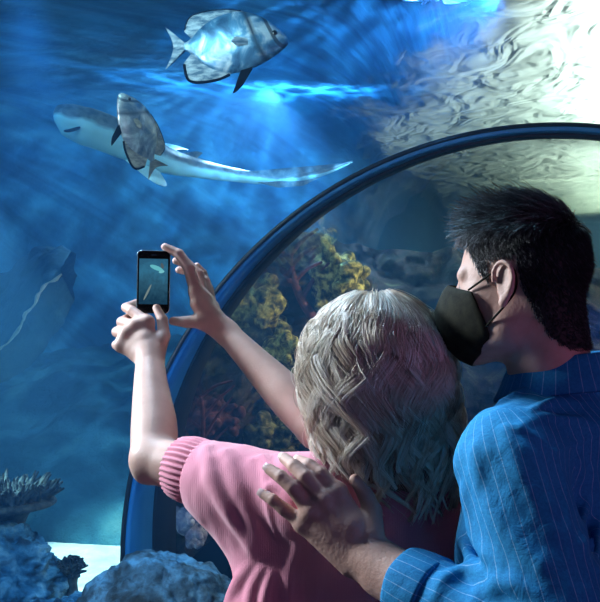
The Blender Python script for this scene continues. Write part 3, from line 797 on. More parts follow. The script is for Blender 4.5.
# ---------------------------------------------------------------- the woman
wom = empty('person', (0.14, 1.50, 0.0), 'woman with wavy blonde hair in a pink knitted sweater raising a phone to the tank', 'person')
HC = np.array([0.118, 1.475, 1.440]); HR = frame_y((-0.50, 0.83, 0.20))
shL = np.array([0.005, 1.43, 1.235]); shR = np.array([0.265, 1.555, 1.235])
neck = np.array([0.140, 1.468, 1.28])
elL = P(153, 460, 1.60); wrL = P(150, 357, 1.775)
elR = P(318, 428, 1.70); wrR = P(226, 332, 1.84)
SD = norm(shR - shL); BK = norm(np.array([SD[1], -SD[0], 0]))      # BK points to her back
TR = np.stack([SD, -BK, np.array([0, 0, 1.0])], 1)
f = Field((-0.40, 1.28, 0.86), (0.42, 1.94, 1.68), 0.0026)
f.group([ell((0.15, 1.50, 1.12), (0.155, 0.088, 0.19), TR), ell((0.15, 1.50, 0.94), (0.135, 0.085, 0.14), TR), cap(shL + SD*0.03, shR - SD*0.03, 0.045)], 0.06, 0.04)
f.add(0.05, cap(neck - (0, 0, 0.06), HC + HR @ np.array([0, -0.022, -0.05]), 0.054, 0.052))
head_prims(f, HC, HR, 'woman', 0.97)
limb(f, [shL, elL*0.5+shL*0.5, elL], [0.048, 0.046, 0.040], 0.03)
m1 = elL + (wrL-elL)*0.30 + np.array([0.004, 0.0, -0.002])
limb(f, [elL, m1, elL + (wrL-elL)*0.7, wrL], [0.0400, 0.0425, 0.0330, 0.0265], 0.012)
f.add(0.012, ell(elL + np.array([-0.014, 0.006, -0.022]), (0.020, 0.022, 0.020)))
limb(f, [shR, elR*0.5+shR*0.5, elR], [0.047, 0.045, 0.039], 0.03)
limb(f, [elR, elR + (wrR-elR)*0.30, elR + (wrR-elR)*0.72, wrR], [0.0400, 0.0405, 0.0300, 0.0240], 0.012)
def Q(x, y, Y): return P(x, y, Y)
# left hand, cradling the phone
def hand(fd, palm, fingers, thumb, kin=0.006, kout=0.0035):
    fd.group(palm, 0.012, 0.016)
    for pts, r in fingers: fd.group(chain(pts, r), kin*0.4, kout)
    fd.group(chain(*thumb), kin*0.5, 0.007)
kn = [Q(147, 322, 1.800), Q(136, 326, 1.800), Q(127, 334, 1.798), Q(121, 345, 1.794)]
palmL = [cap(wrL, Q(146, 342, 1.790), 0.0245, 0.0235)] + [cap(Q(144+4*(1-i), 352, 1.785), kn[i], 0.0175, 0.0135) for i in range(4)] + [cap(kn[0], kn[1], 0.012), cap(kn[1], kn[2], 0.012), cap(kn[2], kn[3], 0.0115), cap(Q(152, 350, 1.785), Q(160, 341, 1.79), 0.018, 0.0145)]
fgL = [([kn[0], Q(132, 311, 1.826), Q(126, 307.5, 1.852), Q(136, 303, 1.874)], [0.0118, 0.0105, 0.0095, 0.0080]),
       ([kn[1], Q(122, 322, 1.838), Q(134, 315, 1.866), Q(149, 309, 1.876)], [0.0120, 0.0110, 0.0098, 0.0082]),
       ([kn[2], Q(117, 332, 1.832), Q(128, 327, 1.862), Q(143, 321, 1.873)], [0.0116, 0.0106, 0.0095, 0.0080]),
       ([kn[3], Q(116.5, 345, 1.824), Q(126, 340, 1.848), Q(138, 333, 1.862)], [0.0106, 0.0095, 0.0085, 0.0072])]
thL = ([Q(158, 350, 1.785), Q(164, 336, 1.796), Q(162.5, 320, 1.812), Q(156.5, 308, 1.826)], [0.0155, 0.0125, 0.0108, 0.0082])
hand(f, palmL, fgL, thL)
# right hand steadying the phone's right edge
kr = [Q(196, 291, 1.838), Q(204, 299, 1.850), Q(211, 307, 1.862), Q(214, 314, 1.872)]
palmR = [cap(wrR, Q(212, 318, 1.848), 0.0225, 0.0225)] + [cap(Q(217-i, 325-i*0.5, 1.840+0.006*i), kr[i], 0.0165, 0.0130) for i in range(4)] + [cap(Q(213, 321, 1.840), Q(199, 303, 1.838), 0.021, 0.019), cap(kr[0], kr[1], 0.0135), cap(kr[1], kr[2], 0.012), cap(kr[2], kr[3], 0.0115), cap(Q(217, 327, 1.838), Q(203, 322, 1.835), 0.018, 0.015)]
fgR = [([kr[0], Q(189, 268, 1.840), Q(179, 254, 1.845), Q(165, 247, 1.850)], [0.0138, 0.0120, 0.0104, 0.0080]),
       ([kr[1], Q(199, 274, 1.866), Q(187, 263, 1.872), Q(176, 261, 1.870)], [0.0118, 0.0104, 0.0094, 0.0078]),
       ([kr[2], Q(205, 281, 1.882), Q(194, 272, 1.890), Q(179, 270, 1.884)], [0.0114, 0.0102, 0.0092, 0.0078]),
       ([kr[3], Q(209, 289, 1.892), Q(203, 273, 1.897), Q(197, 266, 1.892)], [0.0104, 0.0094, 0.0084, 0.0072])]
thR = ([Q(213, 323, 1.838), Q(199, 321, 1.834), Q(186, 322, 1.840), Q(173, 321, 1.848)], [0.0190, 0.0150, 0.0118, 0.0088])
hand(f, palmR, fgR, thR)
V, Fc = f.mesh(); print('woman body', len(V))
body_w = mesh_obj('body', V, Fc, SKIN, wom)
nail(Q(157, 308.5, 1.8178), Q(156, 304, 1.83)-Q(162, 320, 1.812), np.array([0, -1, 0.1]), body_w, 0.0062, 0.0070)
EYEW = plain('eye_white', (0.85, 0.85, 0.85), 0.2); EYED = plain('iris', (0.12, 0.22, 0.28), 0.1)
def eyes(C, R, parent, k=1.0):
    for s in (1, -1):
        c = C + R @ (np.array([s*0.031, 0.0705, 0.000])*k)
        a = np.linspace(0, 2*math.pi, 20, endpoint=False); b = np.linspace(-math.pi/2, math.pi/2, 12); A, B = np.meshgrid(a, b, indexing='ij')
        S = np.stack([np.cos(A)*np.cos(B), np.sin(A)*np.cos(B), np.sin(B)], -1).reshape(-1, 3)
        o = mesh_obj('eye', c + S*0.0115*k, grid_faces(20, 12, wrap_u=True), EYEW, parent)
        fwd = R[:, 1]; V, Fs = tube([c + fwd*0.0080*k, c + fwd*0.0112*k, c + fwd*0.0122*k], [0.0062*k, 0.0050*k, 0.0018*k], 16)
        mesh_obj('iris', V, Fs, EYED, o)
eyes(HC, HR, wom, 0.97)

# sweater
m, nt, out = new_mat('pink_knit'); v = coords(nt)
c = ramp(nt, noise(nt, v, 5, 4), [(0.35, (0.74, 0.25, 0.36)), (0.65, (0.84, 0.34, 0.44))])
wv = nt.nodes.new('ShaderNodeTexWave'); wv.inputs['Scale'].default_value = 90; wv.inputs['Distortion'].default_value = 3; wv.inputs['Detail'].default_value = 2; wv.inputs['Detail Scale'].default_value = 4
nt.links.new(v, wv.inputs['Vector'])
nb = bump(nt, wv.outputs['Fac'], 0.22, 0.0015); nb = bump(nt, noise(nt, v, 300, 3), 0.35, 0.0015, nb)
p_ = princ(nt, out, c, 0.9, 0.15, normal=nb); p_.inputs['Sheen Weight'].default_value = 0.35; p_.inputs['Sheen Roughness'].default_value = 0.5; KNIT = m
f = Field((-0.30, 1.25, 0.62), (0.46, 1.80, 1.36), 0.0040)
tor = [ell((0.15, 1.50, 1.12), (0.175, 0.112, 0.21), TR), ell((0.14, 1.50, 0.92), (0.165, 0.115, 0.18), TR), cap(shL + SD*0.02, shR - SD*0.02, 0.058), cap((0.15, 1.5, 0.92), (0.15, 1.5, 0.72), 0.13, 0.15)]
f.group(tor, 0.06, 0.03)
f.add(0.03, cap(neck - (0, 0, 0.05), neck + (0, 0, 0.005), 0.082, 0.062))
cuff0 = elL + (shL - elL)*0.19; cuff1 = elL + (shL-elL)*0.36
f.group([cap(shL, cuff1 + (0.002, 0, 0), 0.066, 0.056)], 0.0, 0.05)
f.group([cap(P(235, 500, 1.50), P(285, 560, 1.47), 0.055, 0.06), cap(P(222, 490, 1.52), P(262, 545, 1.49), 0.045, 0.055)], 0.04, 0.05)      # slack under the arm
f.add(0.05, cap(P(290, 560, 1.47), P(262, 650, 1.44), 0.050, 0.088))
f.group([cap(shR, shR*0.45 + elR*0.55, 0.064, 0.056)], 0.0, 0.04)
# folds
ridges(f, [
 ([(206, 450), (210, 462), (214, 480), (226, 505), (242, 528), (256, 550)], 0.0125, 0.014, 0.25),
 ([(226, 455), (232, 470), (242, 495), (254, 520), (264, 548)], 0.0090, 0.018, 0.45),
 ([(252, 460), (262, 462), (266, 478), (268, 505), (276, 535)], 0.0050, 0.008, 0.3),
 ([(264, 458), (272, 470), (290, 480)], 0.0085, 0.010, 0.3),
 ([(278, 456), (286, 466), (300, 470)], 0.0075, 0.010, 0.3),
 ([(268, 486), (282, 490), (296, 500)], 0.0060, 0.010, 0.4),
 ([(252, 566), (240, 582), (232, 600), (226, 625)], 0.0105, 0.010, 0.2),
 ([(262, 570), (252, 590), (247, 620)], 0.0080, 0.008, 0.2),
 ([(272, 574), (266, 595), (262, 620)], 0.0075, 0.008, 0.2),
 ([(300, 545), (292, 570), (290, 600)], 0.0070, 0.016, 0.5),
 ([(325, 560), (318, 585), (318, 610)], 0.0070, 0.016, 0.5),
 ([(395, 500), (415, 510), (440, 505)], 0.0060, 0.014, 0.4),
])
f.cut(0.008, cap(neck + (0, 0, 0.01), neck + (0.0, 0.0, 0.09), 0.056, 0.07))
f.halfspace(cuff1*0.9 + cuff0*0.1, norm(elL - shL), 0.004)
V, Fc = f.mesh(); nn = vert_normals(V, Fc)
V = V + nn*(0.0035*fbm(V*np.array([1, 1, 0.5]), 14, 3, 61))[:, None]
sweater = mesh_obj('sweater', V, Fc, KNIT, wom)
# ribbed cuff
ax = norm(elL - shL); u0 = norm(np.cross(ax, (0, 1, 0.2))); v0 = np.cross(ax, u0); V = []
nr = 34; na = nr*8
st = np.linspace(0, 1, 22)
for s in list(st) + [1.0, 0.985, 0.93]:
    c_ = cuff1*(1-s) + cuff0*s; i_ = len(V)//na
    for a in np.linspace(0, 2*math.pi, na, endpoint=False):
        r = 0.0545 - 0.0035*s + 0.0018*math.cos(nr*a) + 0.0035*math.sin(math.pi*s)
        if i_ == 22: r = 0.0500
        if i_ == 23: r = 0.0475
        if i_ == 24: r = 0.0470
        V.append(c_ + r*(u0*math.cos(a) + v0*math.sin(a)))
mesh_obj('ribbed_cuff', np.array(V), grid_faces(25, na, wrap_v=True), KNIT, sweater)
# neckband
a = np.linspace(0, 2*math.pi, 90, endpoint=False); cN = neck + np.array([0, 0, 0.012])
ring = np.stack([cN + 0.062*(SD*math.cos(t)*1.05 - BK*math.sin(t)) + np.array([0, 0, 0.012*max(-math.sin(t), -0.6)*-1]) for t in a])
mesh_obj('neckband', *tube(ring, 0.008, 10, closed=True), KNIT, sweater)
# trousers and shoes, below the frame
DENIM = noisy('dark_denim', [(0.35, (0.02, 0.03, 0.07)), (0.65, (0.04, 0.06, 0.12))], 30, 4, 0.85, 0.3, 0.003)
SHOE = plain('shoe_leather', (0.03, 0.025, 0.025), 0.4)
def lower(root, cx, cy, side, fwd, hipz, hw, dmat):
    side = norm(side); fwd = norm(fwd); c = np.array([cx, cy, 0.0]); TRb = np.stack([side, fwd, np.array([0, 0, 1.0])], 1)
    g = Field((cx-0.36, cy-0.36, 0.0), (cx+0.36, cy+0.36, hipz+0.2), 0.010)
    g.group([ell(c + (0, 0, hipz), (hw, hw*0.72, 0.15), TRb)], 0, 0.03)
    for s in (1, -1):
        h = c + side*s*hw*0.52 + np.array([0, 0, hipz-0.05]); kn_ = c + side*s*hw*0.55 + fwd*0.02 + np.array([0, 0, 0.48]); an = c + side*s*hw*0.6 - fwd*0.02 + np.array([0, 0, 0.09])
        g.group(chain([h, kn_, an], [0.088, 0.062, 0.052]), 0.03, 0.03)
    V, Fc = g.mesh(); V = V + vert_normals(V, Fc)*(0.006*fbm(V, 9, 3, 71))[:, None]
    mesh_obj('trousers', V, Fc, dmat, root)
    for s in (1, -1):
        an = c + side*s*hw*0.6 - fwd*0.02
        g = Field(an - np.array([0.2, 0.2, 0.0]), an + np.array([0.2, 0.2, 0.16]), 0.006)
        g.group([cap(an + (0, 0, 0.045) - fwd*0.03, an + fwd*0.14 + (0, 0, 0.032), 0.040, 0.034), ell(an + fwd*0.12 + (0, 0, 0.03), (0.045, 0.07, 0.03), TRb), cap(an + (0, 0, 0.06), an + (0, 0, 0.10), 0.040, 0.042)], 0.03, 0)
        g.halfspace(an + (0, 0, 0.004), (0, 0, -1), 0.002)
        V, Fc = g.mesh(); mesh_obj('shoe', V, Fc, SHOE, root)
lower(wom, 0.15, 1.50, SD, -BK, 0.86, 0.155, DENIM)

# hair ------------------------------------------------------------
m, nt, out = new_mat('blonde_hair')
t_ = attr(nt, 'tone'); s_ = attr(nt, 'along')
c = ramp(nt, t_, [(0.0, (0.26, 0.16, 0.11)), (0.35, (0.52, 0.39, 0.29)), (0.7, (0.84, 0.75, 0.62)), (1.0, (0.96, 0.92, 0.85))])
p_ = princ(nt, out, c, 0.30, 0.7); BLONDE = m
def strands(paths, rad, tone, mat, name, parent):
    """paths: n x m x 3"""
    n_, m_, _ = paths.shape
    T = np.gradient(paths, axis=1); T /= np.linalg.norm(T, axis=2, keepdims=True) + 1e-12
    ref = np.broadcast_to(np.array([0.31, 0.52, 0.79]), T.shape)
    U = np.cross(T, ref); U /= np.linalg.norm(U, axis=2, keepdims=True) + 1e-12; Wv = np.cross(T, U)
    r = rad[:, :, None]
    ring_ = [paths + r*(U*math.cos(a) + Wv*math.sin(a)) for a in (0, 2.0944, 4.1888)]
    V = np.stack(ring_, 2).reshape(-1, 3)
    base = (np.arange(n_)*m_*3)[:, None, None]; i = (np.arange(m_-1)*3)[None, :, None]; j = np.arange(3)[None, None, :]; j2 = (j+1) % 3
    Fc = np.stack([base+i+j, base+i+j2, base+i+3+j2, base+i+3+j], -1).reshape(-1, 4)
    tn = np.repeat(tone, m_*3)
    al = np.tile(np.repeat(np.linspace(0, 1, m_), 3), n_)
    return mesh_obj(name, V, Fc, mat, parent, attrs={'tone': tn, 'along': al})
hr = np.random.default_rng(11)
CR = HC + np.array([0.012, -0.012, 0.0])                # crown axis
EX = np.array([0.124, 1.452])                           # axis of the hanging hair
ZT_, ZQ = 1.566, 1.425
def env(az, z, lam):
    """hair envelope: azimuth (0 = image right, -90 deg = towards the camera), height"""
    dirx, diry = np.cos(az), np.sin(az)
    up_ = np.sqrt(np.clip(1 - (np.clip(z - ZQ, 0, None)/(ZT_ - ZQ))**2.2, 0, 1))
    dn = np.clip((ZQ - z)/0.20, 0, 1.3)
    rx = 0.121*(1 + 0.05*np.sin(dn*2.5) - 0.17*dn**2); ry = 0.112*(1 + 0.02*dn - 0.10*dn**2)
    return np.stack([EX[0] + 0.004*dn*2 + 0.022*dn*np.ones_like(z) + dirx*rx*up_*lam, EX[1] + diry*ry*up_*lam, z], -1)
NL, M_ = 250, 44
locks = []; tone = []; rads = []
fa = math.atan2(HR[1, 1], HR[0, 1])                      # azimuth the face looks to
for k in range(NL):
    az = hr.random()*2*math.pi
    dface = abs((az - fa + math.pi) % (2*math.pi) - math.pi)
    outer = k % 3 != 0
    lam = 1.0 - 0.05*hr.random() if outer else 0.82 + 0.1*hr.random()
    z0 = ZT_ - (0.004 + 0.05*hr.random()**1.5) if dface > 0.9 else ZT_ - 0.03*hr.random()
    zend = 1.222 + 0.085*hr.random()**1.3 - 0.01*(lam < 0.93)
    if dface < 0.75: continue
    if dface < 1.25: zend += 0.05
    # shorter at image left where the shoulder lifts it
    if math.cos(az) < -0.3: zend = max(zend, 1.262 + 0.03*hr.random())
    s = np.linspace(0, 1, M_)
    # arc-like stepping: dense near the top
    zz_ = z0 + (zend - z0)*(s**1.35)
    az_s = az + 0.22*np.sin(s*3 + hr.random()*6)*s + (hr.random()-0.5)*0.25*s
    if dface < 1.5:   # swept away from the face
        sg = math.copysign(1, (az - fa + math.pi) % (2*math.pi) - math.pi); az_s = az_s + sg*0.35*(1 - s)*0.0 + sg*0.15*s
    c_ = env(az_s, zz_, lam)
    ncurl = (0.30/0.095)*(0.85 + 0.3*hr.random()); ph = 2.2*math.sin(az*3.1 + 1.0) + 1.1*hr.normal(); hand_ = 1 if hr.random() < 0.5 else -1
    A = 0.0185*np.clip((s - 0.12)/0.40, 0, 1)**1.1*(0.5 + 0.8*hr.random())
    rdir = np.stack([np.cos(az_s), np.sin(az_s), 0*s], -1); tdir = np.stack([-np.sin(az_s), np.cos(az_s), 0*s], -1)
    w_ = 2*math.pi*ncurl*s + ph
    c_ = c_ + tdir*(A*np.cos(w_))[:, None] + rdir*(hand_*A*0.55*np.sin(w_) - 0.004)[:, None] + np.array([0, 0, 1.0])*(hand_*A*0.25*np.sin(w_*1.0 + 1))[:, None]
    ns = 72; Rl = (0.0095 + 0.0075*hr.random())*(0.55 + 0.75*np.sin(np.pi*np.clip(s*0.9+0.12, 0, 1)))*(1 - 0.80*np.clip((s-0.5)/0.5, 0, 1)**1.2)
    bt = np.clip(0.68 + 0.20*hr.normal() - (0.14 if not outer else 0), 0.05, 0.98)  # inner locks darker, their shade put into the tone
    T = np.gradient(c_, axis=0); T /= np.linalg.norm(T, axis=1, keepdims=True)
    U_ = np.cross(T, rdir); U_ /= np.linalg.norm(U_, axis=1, keepdims=True)+1e-9; W_ = np.cross(T, U_)
    q_ = np.sqrt(hr.random(ns)); t2 = hr.random(ns)*2*math.pi
    ox = (q_*np.cos(t2))[:, None]*Rl*1.25; oy = (q_*np.sin(t2))[:, None]*Rl*0.62
    path = c_[None] + ox[..., None]*U_[None] + oy[..., None]*W_[None]
    wob = hr.normal(size=(ns, 3))*0.0009; path = path + wob[:, None, :]*np.sin(s*9 + ph)[None, :, None]
    fly = hr.random(ns) < 0.05
    path[fly] += (hr.normal(size=(fly.sum(), 3))*0.009)[:, None, :]*(s**2)[None, :, None]
    locks.append(path); tone.append(np.clip(bt + 0.13*hr.normal(size=ns), 0, 1))
    rr_ = 0.00055*(1 - 0.6*s**3)*(0.6 + 0.4*np.clip(s*8, 0, 1)); rads.append(np.repeat(rr_[None], ns, 0))
paths = np.concatenate(locks); 
hair = strands(paths, np.concatenate(rads), np.concatenate(tone), BLONDE, 'hair', wom)
# the dense inner mass of the hair
f = Field((-0.06, 1.28, 1.18), (0.32, 1.62, 1.60), 0.005)
inn = []
HB = -HR[:, 1]*np.array([1, 1, 0])
f.group([ell(HC + HR @ np.array([0, -0.018, 0.036]), (0.086, 0.098, 0.086), HR), ell((0.135, 1.445, 1.40), (0.100, 0.078, 0.10)), ell((0.148, 1.435, 1.32), (0.088, 0.068, 0.085))], 0.05, 0)
f.cut(0.015, ell(HC + HR @ np.array([0, 0.085, -0.035]), (0.062, 0.06, 0.085), HR))
V, Fc = f.mesh(); nn = vert_normals(V, Fc); V = V + nn*(0.004*fbm(V*np.array([2.5, 2.5, 0.6]), 22, 3, 81))[:, None]
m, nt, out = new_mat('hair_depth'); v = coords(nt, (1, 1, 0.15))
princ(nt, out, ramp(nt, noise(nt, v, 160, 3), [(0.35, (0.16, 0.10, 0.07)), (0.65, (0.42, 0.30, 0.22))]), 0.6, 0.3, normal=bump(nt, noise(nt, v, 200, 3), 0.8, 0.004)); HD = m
mesh_obj('hair_mass', V, Fc, HD, hair)

# ---------------------------------------------------------------- the phone
pc = P(153.5, 282, 1.846); PR = frame_y((-0.10, 1.0, 0.03)); PR = PR @ np.array([[math.cos(0.02), 0, math.sin(0.02)], [0, 1, 0], [-math.sin(0.02), 0, math.cos(0.02)]])
PHB = plain('phone_black', (0.006, 0.007, 0.010), 0.18, 0.6); PHM = plain('phone_rim', (0.30, 0.42, 0.48), 0.25, 0.5, 0.9)
phone = empty('smartphone', pc, 'black smartphone held up upright between two raised hands, its screen filming the shark', 'phone')
def rrect(w, h, r, n=8):
    pts = []
    for cx, cz, a0 in ((w-r, h-r, 0), (-w+r, h-r, 90), (-w+r, -h+r, 180), (w-r, -h+r, 270)):
        for a in np.linspace(a0, a0+90, n): pts.append((cx + r*math.cos(math.radians(a)), cz + r*math.sin(math.radians(a))))
    return np.array(pts)
def slab(name, w, h, r, y0, y1, mat, parent, bev=0.0, off=(0, 0)):
    L = []; o_ = np.array(off)
    lv = [(y0, bev), (y0 + bev*0.5, bev*0.3), (y0+bev, 0), (y1-bev, 0), (y1-bev*0.5, bev*0.3), (y1, bev)] if bev else [(y0, 0), (y1, 0)]
    for y, b in lv:
        p2 = rrect(w-b, h-b, r-b*0.5) + o_
        L.append(np.stack([p2[:, 0], np.full(len(p2), y), p2[:, 1]], 1))
    n_ = len(L[0]); V = np.concatenate(L + [np.array([[off[0], y0, off[1]], [off[0], y1, off[1]]])])
    j = np.arange(n_); j2 = (j+1) % n_; e = (len(L)-1)*n_
    Fs = [grid_faces(len(L), n_, wrap_v=True), np.stack([j2, j, np.full(n_, len(V)-2)], 1), np.stack([e+j, e+j2, np.full(n_, len(V)-1)], 1)]
    return mesh_obj(name, pc + V @ PR.T, Fs, mat, parent, smooth=False)
slab('casing', 0.0335, 0.0645, 0.009, -0.0034, 0.0045, PHM, phone, 0.0012)
slab('front_glass', 0.0322, 0.0632, 0.008, -0.0040, -0.0033, PHB, phone)
# what the screen shows: the tank, with the pale shark near the top
m, nt, out = new_mat('phone_screen')
u_ = attr(nt, 'u'); w2_ = attr(nt, 'v'); v = coords(nt)
nz = noise(nt, v, 70, 5, 0.6, 1.0)
bgc = ramp(nt, math_n(nt, 'ADD', w2_, math_n(nt, 'MULTIPLY', math_n(nt, 'SUBTRACT', nz, 0.5), 0.8)), [(0.0, (0.01, 0.05, 0.10)), (0.45, (0.03, 0.12, 0.20)), (0.75, (0.04, 0.20, 0.34)), (1.0, (0.03, 0.14, 0.25))])
princ(nt, out, (0.0, 0.0, 0.0), 0.12, 0.4)
pp = [n for n in nt.nodes if n.type == 'BSDF_PRINCIPLED'][0]
def blobf(cu, cv, su, sv, rot):
    cr, sr = math.cos(rot), math.sin(rot)
    du = math_n(nt, 'SUBTRACT', u_, cu); dv = math_n(nt, 'MULTIPLY', math_n(nt, 'SUBTRACT', w2_, cv), 1.55)
    a_ = math_n(nt, 'ADD', math_n(nt, 'MULTIPLY', du, cr), math_n(nt, 'MULTIPLY', dv, sr)); b_ = math_n(nt, 'SUBTRACT', math_n(nt, 'MULTIPLY', dv, cr), math_n(nt, 'MULTIPLY', du, sr))
    e_ = math_n(nt, 'ADD', math_n(nt, 'POWER', math_n(nt, 'ABSOLUTE', math_n(nt, 'DIVIDE', a_, su)), 2.0), math_n(nt, 'POWER', math_n(nt, 'ABSOLUTE', math_n(nt, 'DIVIDE', b_, sv)), 2.0))
    return math_n(nt, 'LESS_THAN', e_, 1.0)
c = mixc(nt, blobf(0.60, 0.80, 0.24, 0.075, -0.35), bgc, (0.16, 0.62, 0.70))
c = mixc(nt, blobf(0.78, 0.72, 0.10, 0.05, 0.2), c, (0.22, 0.68, 0.75))
c = mixc(nt, blobf(0.80, 0.85, 0.05, 0.10, 0.3), c, (0.10, 0.14, 0.16))
c = mixc(nt, blobf(0.30, 0.26, 0.035, 0.30, -0.45), c, (0.22, 0.30, 0.30))
nt.links.new(c, pp.inputs['Emission Color']); pp.inputs['Emission Strength'].default_value = 0.75
sw, sh = 0.0290, 0.0465; g_ = []
for a in np.linspace(-1, 1, 2):
    for b in np.linspace(-1, 1, 2): g_.append((a*sw, -0.0042, b*sh + 0.001))
V = pc + np.array(g_) @ PR.T
mesh_obj('screen', V, np.array([(0, 2, 3, 1)]), m, phone, smooth=False, attrs={'u': np.array([0, 0, 1, 1.0]), 'v': np.array([0, 1, 0, 1.0])})
slab('earpiece', 0.0055, 0.0008, 0.0007, -0.0043, -0.0040, PHM, phone, off=(0, 0.0555))

# ---------------------------------------------------------------- the man
man = empty('person', (0.40, 1.36, 0.0), 'dark-haired man in blue striped shirt and dark face mask, hand on the other person\'s shoulder', 'person')
MC = P(500, 283, 1.285); th_ = math.radians(32)
MR = frame_y((-math.cos(th_), math.sin(th_), -0.10))
MR = frame_y((-math.cos(th_), math.sin(th_), -0.10))
# centre between the ears lies inward from the near ear
MC = MC + MR[:, 0]*0.083 + np.array([0, 0, 0.002])
mneck = np.array([0.385, 1.365, 1.45])
LS = np.array([-math.sin(th_), -math.cos(th_), 0.0]); BF = np.array([-math.cos(th_), math.sin(th_), 0.0])  # his left, his front
msh = P(508, 462, 1.235); mshR = msh - LS*0.37
mel = P(572, 672, 1.10); mwr = P(384, 572, 1.285)
MTR = np.stack([-LS, BF, np.array([0, 0, 1.0])], 1)
f = Field((-0.08, 0.98, 0.92), (0.66, 1.72, 1.74), 0.0028)
tc_ = (msh + mshR)*0.5 + BF*0.01
f.group([ell(tc_ + (0, 0, -0.17), (0.165, 0.10, 0.20), MTR), cap(msh, mshR, 0.05), ell(tc_ + (0, 0, -0.38), (0.15, 0.10, 0.16), MTR)], 0.06, 0)
f.add(0.05, cap(mneck - (0, 0, 0.05), MC + MR @ np.array([0, -0.030, -0.045]), 0.064, 0.060))
head_prims(f, MC, MR, 'man', 0.99)
f.group(chain([msh, mel], [0.055, 0.042]), 0, 0.03)
limb(f, [mel, mel*0.6+mwr*0.4, mwr*0.85+mel*0.15, mwr], [0.044, 0.046, 0.035, 0.031], 0.012)
# hand on her shoulder
k4 = [Q(337, 492, 1.330), Q(324, 500, 1.322), Q(311, 511, 1.322), Q(303, 523, 1.330)]
wq = Q(375, 561, 1.292)
palmM = [cap(mwr, wq, 0.030, 0.029)] + [cap(Q(366 - i*5, 545 + i*6, 1.296 + 0.004*abs(i-1.5)), k4[i], 0.0205, 0.0140) for i in range(4)] + [cap(k4[i], k4[i+1], 0.0125) for i in range(3)] + [cap(Q(352, 528, 1.305), Q(325, 520, 1.32), 0.02, 0.016)]
fgM = [([k4[0], Q(321, 474, 1.338), Q(309, 465, 1.352), Q(299, 460, 1.378)], [0.0130, 0.0108, 0.0098, 0.0082]),
       ([k4[1], Q(305, 477, 1.330), Q(294, 466, 1.346), Q(284, 458, 1.374)], [0.0134, 0.0112, 0.0102, 0.0086]),
       ([k4[2], Q(293, 488, 1.326), Q(281, 477, 1.336), Q(269, 469, 1.352)], [0.0130, 0.0110, 0.0100, 0.0084]),
       ([k4[3], Q(284, 509, 1.336), Q(273, 500, 1.342), Q(263, 494, 1.352)], [0.0118, 0.0098, 0.0090, 0.0076])]
thM = ([Q(372, 535, 1.300), Q(373, 512, 1.318), Q(365, 494, 1.330), Q(355, 480, 1.336)], [0.0185, 0.0135, 0.0115, 0.0090])
f.group([cap(mwr*0.8+mel*0.2, wq, 0.034, 0.029)], 0, 0.03)
hand(f, palmM, fgM, thM, 0.006, 0.004)
# tendons across the back of the hand
for i in range(4):
    a_ = k4[i] + np.array([0, -0.0110, 0.0]); b_ = Q(360 - i*3, 540 + i*4, 1.284)
    f.add(0.010, cap(a_, a_*0.45 + b_*0.55, 0.0030, 0.0015))
    f.add(0.005, ell(k4[i] + np.array([0, -0.007, 0.001]), (0.009, 0.008, 0.009)))
V, Fc = f.mesh(); print('man body', len(V))
BODY_M = (V, Fc)
body_m = mesh_obj('body', V, Fc, SKIN2, man)
for i, (pts, r) in enumerate(fgM):
    d = norm(pts[3]-pts[2]); n_ = norm(np.array([-0.25, -1, 0.35])); n_ = norm(n_ - d*np.dot(n_, d))
    nail(pts[3] + n_*(r[3]*0.93) + d*0.001, d, n_, body_m, 0.0058, 0.0062)
eyes(MC, MR, man, 0.99)
lower(man, tc_[0], tc_[1], LS, BF, 0.90, 0.165, noisy('dark_chino', [(0.3, (0.02, 0.02, 0.03)), (0.7, (0.05, 0.05, 0.06))], 30, 4, 0.85, 0.3, 0.003))

# shirt
m, nt, out = new_mat('blue_shirt'); v = coords(nt)
st_ = attr(nt, 'stripe')
c = ramp(nt, noise(nt, v, 7, 5), [(0.35, (0.012, 0.19, 0.42)), (0.65, (0.022, 0.26, 0.52))])
c2 = ramp(nt, noise(nt, v, 260, 3), [(0.35, (0.65, 0.75, 0.85)), (0.65, (1.1, 1.1, 1.1))])
mx = N(nt, 'ShaderNodeMix', data_type='RGBA', blend_type='MULTIPLY'); mx.inputs[0].default_value = 0.7; nt.links.new(c, mx.inputs[6]); nt.links.new(c2, mx.inputs[7])
fr_ = math_n(nt, 'FRACT', math_n(nt, 'MULTIPLY', st_, 1/0.0155)); li = math_n(nt, 'LESS_THAN', math_n(nt, 'ABSOLUTE', math_n(nt, 'SUBTRACT', fr_, 0.5)), 0.035)
li = math_n(nt, 'MULTIPLY', li, math_n(nt, 'MULTIPLY', noise(nt, v, 180, 2), 0.62))
c = mixc(nt, li, mx.outputs[2], (0.40, 0.66, 0.88))
nb = bump(nt, noise(nt, v, 420, 2), 0.3, 0.001); nb = bump(nt, noise(nt, v, 26, 4, 0.6, 0.8), 0.28, 0.008, nb)
princ(nt, out, c, 0.8, 0.2, normal=nb); SHIRT = m
f = Field((0.06, 0.93, 0.70), (0.78, 1.78, 1.54), 0.0040)
f.group([ell(tc_ + (0, 0, -0.16), (0.200, 0.128, 0.23), MTR), cap(msh + LS*-0.01, mshR, 0.062), ell(tc_ + (0, 0, -0.40), (0.190, 0.130, 0.22), MTR), cap(tc_ + (0, 0, -0.45), tc_ + (0, 0, -0.62), 0.14)], 0.06, 0)
f.add(0.06, cap(mneck - (0, 0, 0.075), mneck - (0, 0, 0.035), 0.100, 0.062))
f.add(0.04, cap(msh*0.7 + mneck*0.3 + (0, 0, -0.02), mneck + (0, 0, -0.055), 0.055, 0.045))
f.group([cap(msh, mel, 0.070, 0.066)], 0, 0.035)
cf0 = mel + (mwr - mel)*0.96; 
cE = mel + (mwr - mel)*0.80
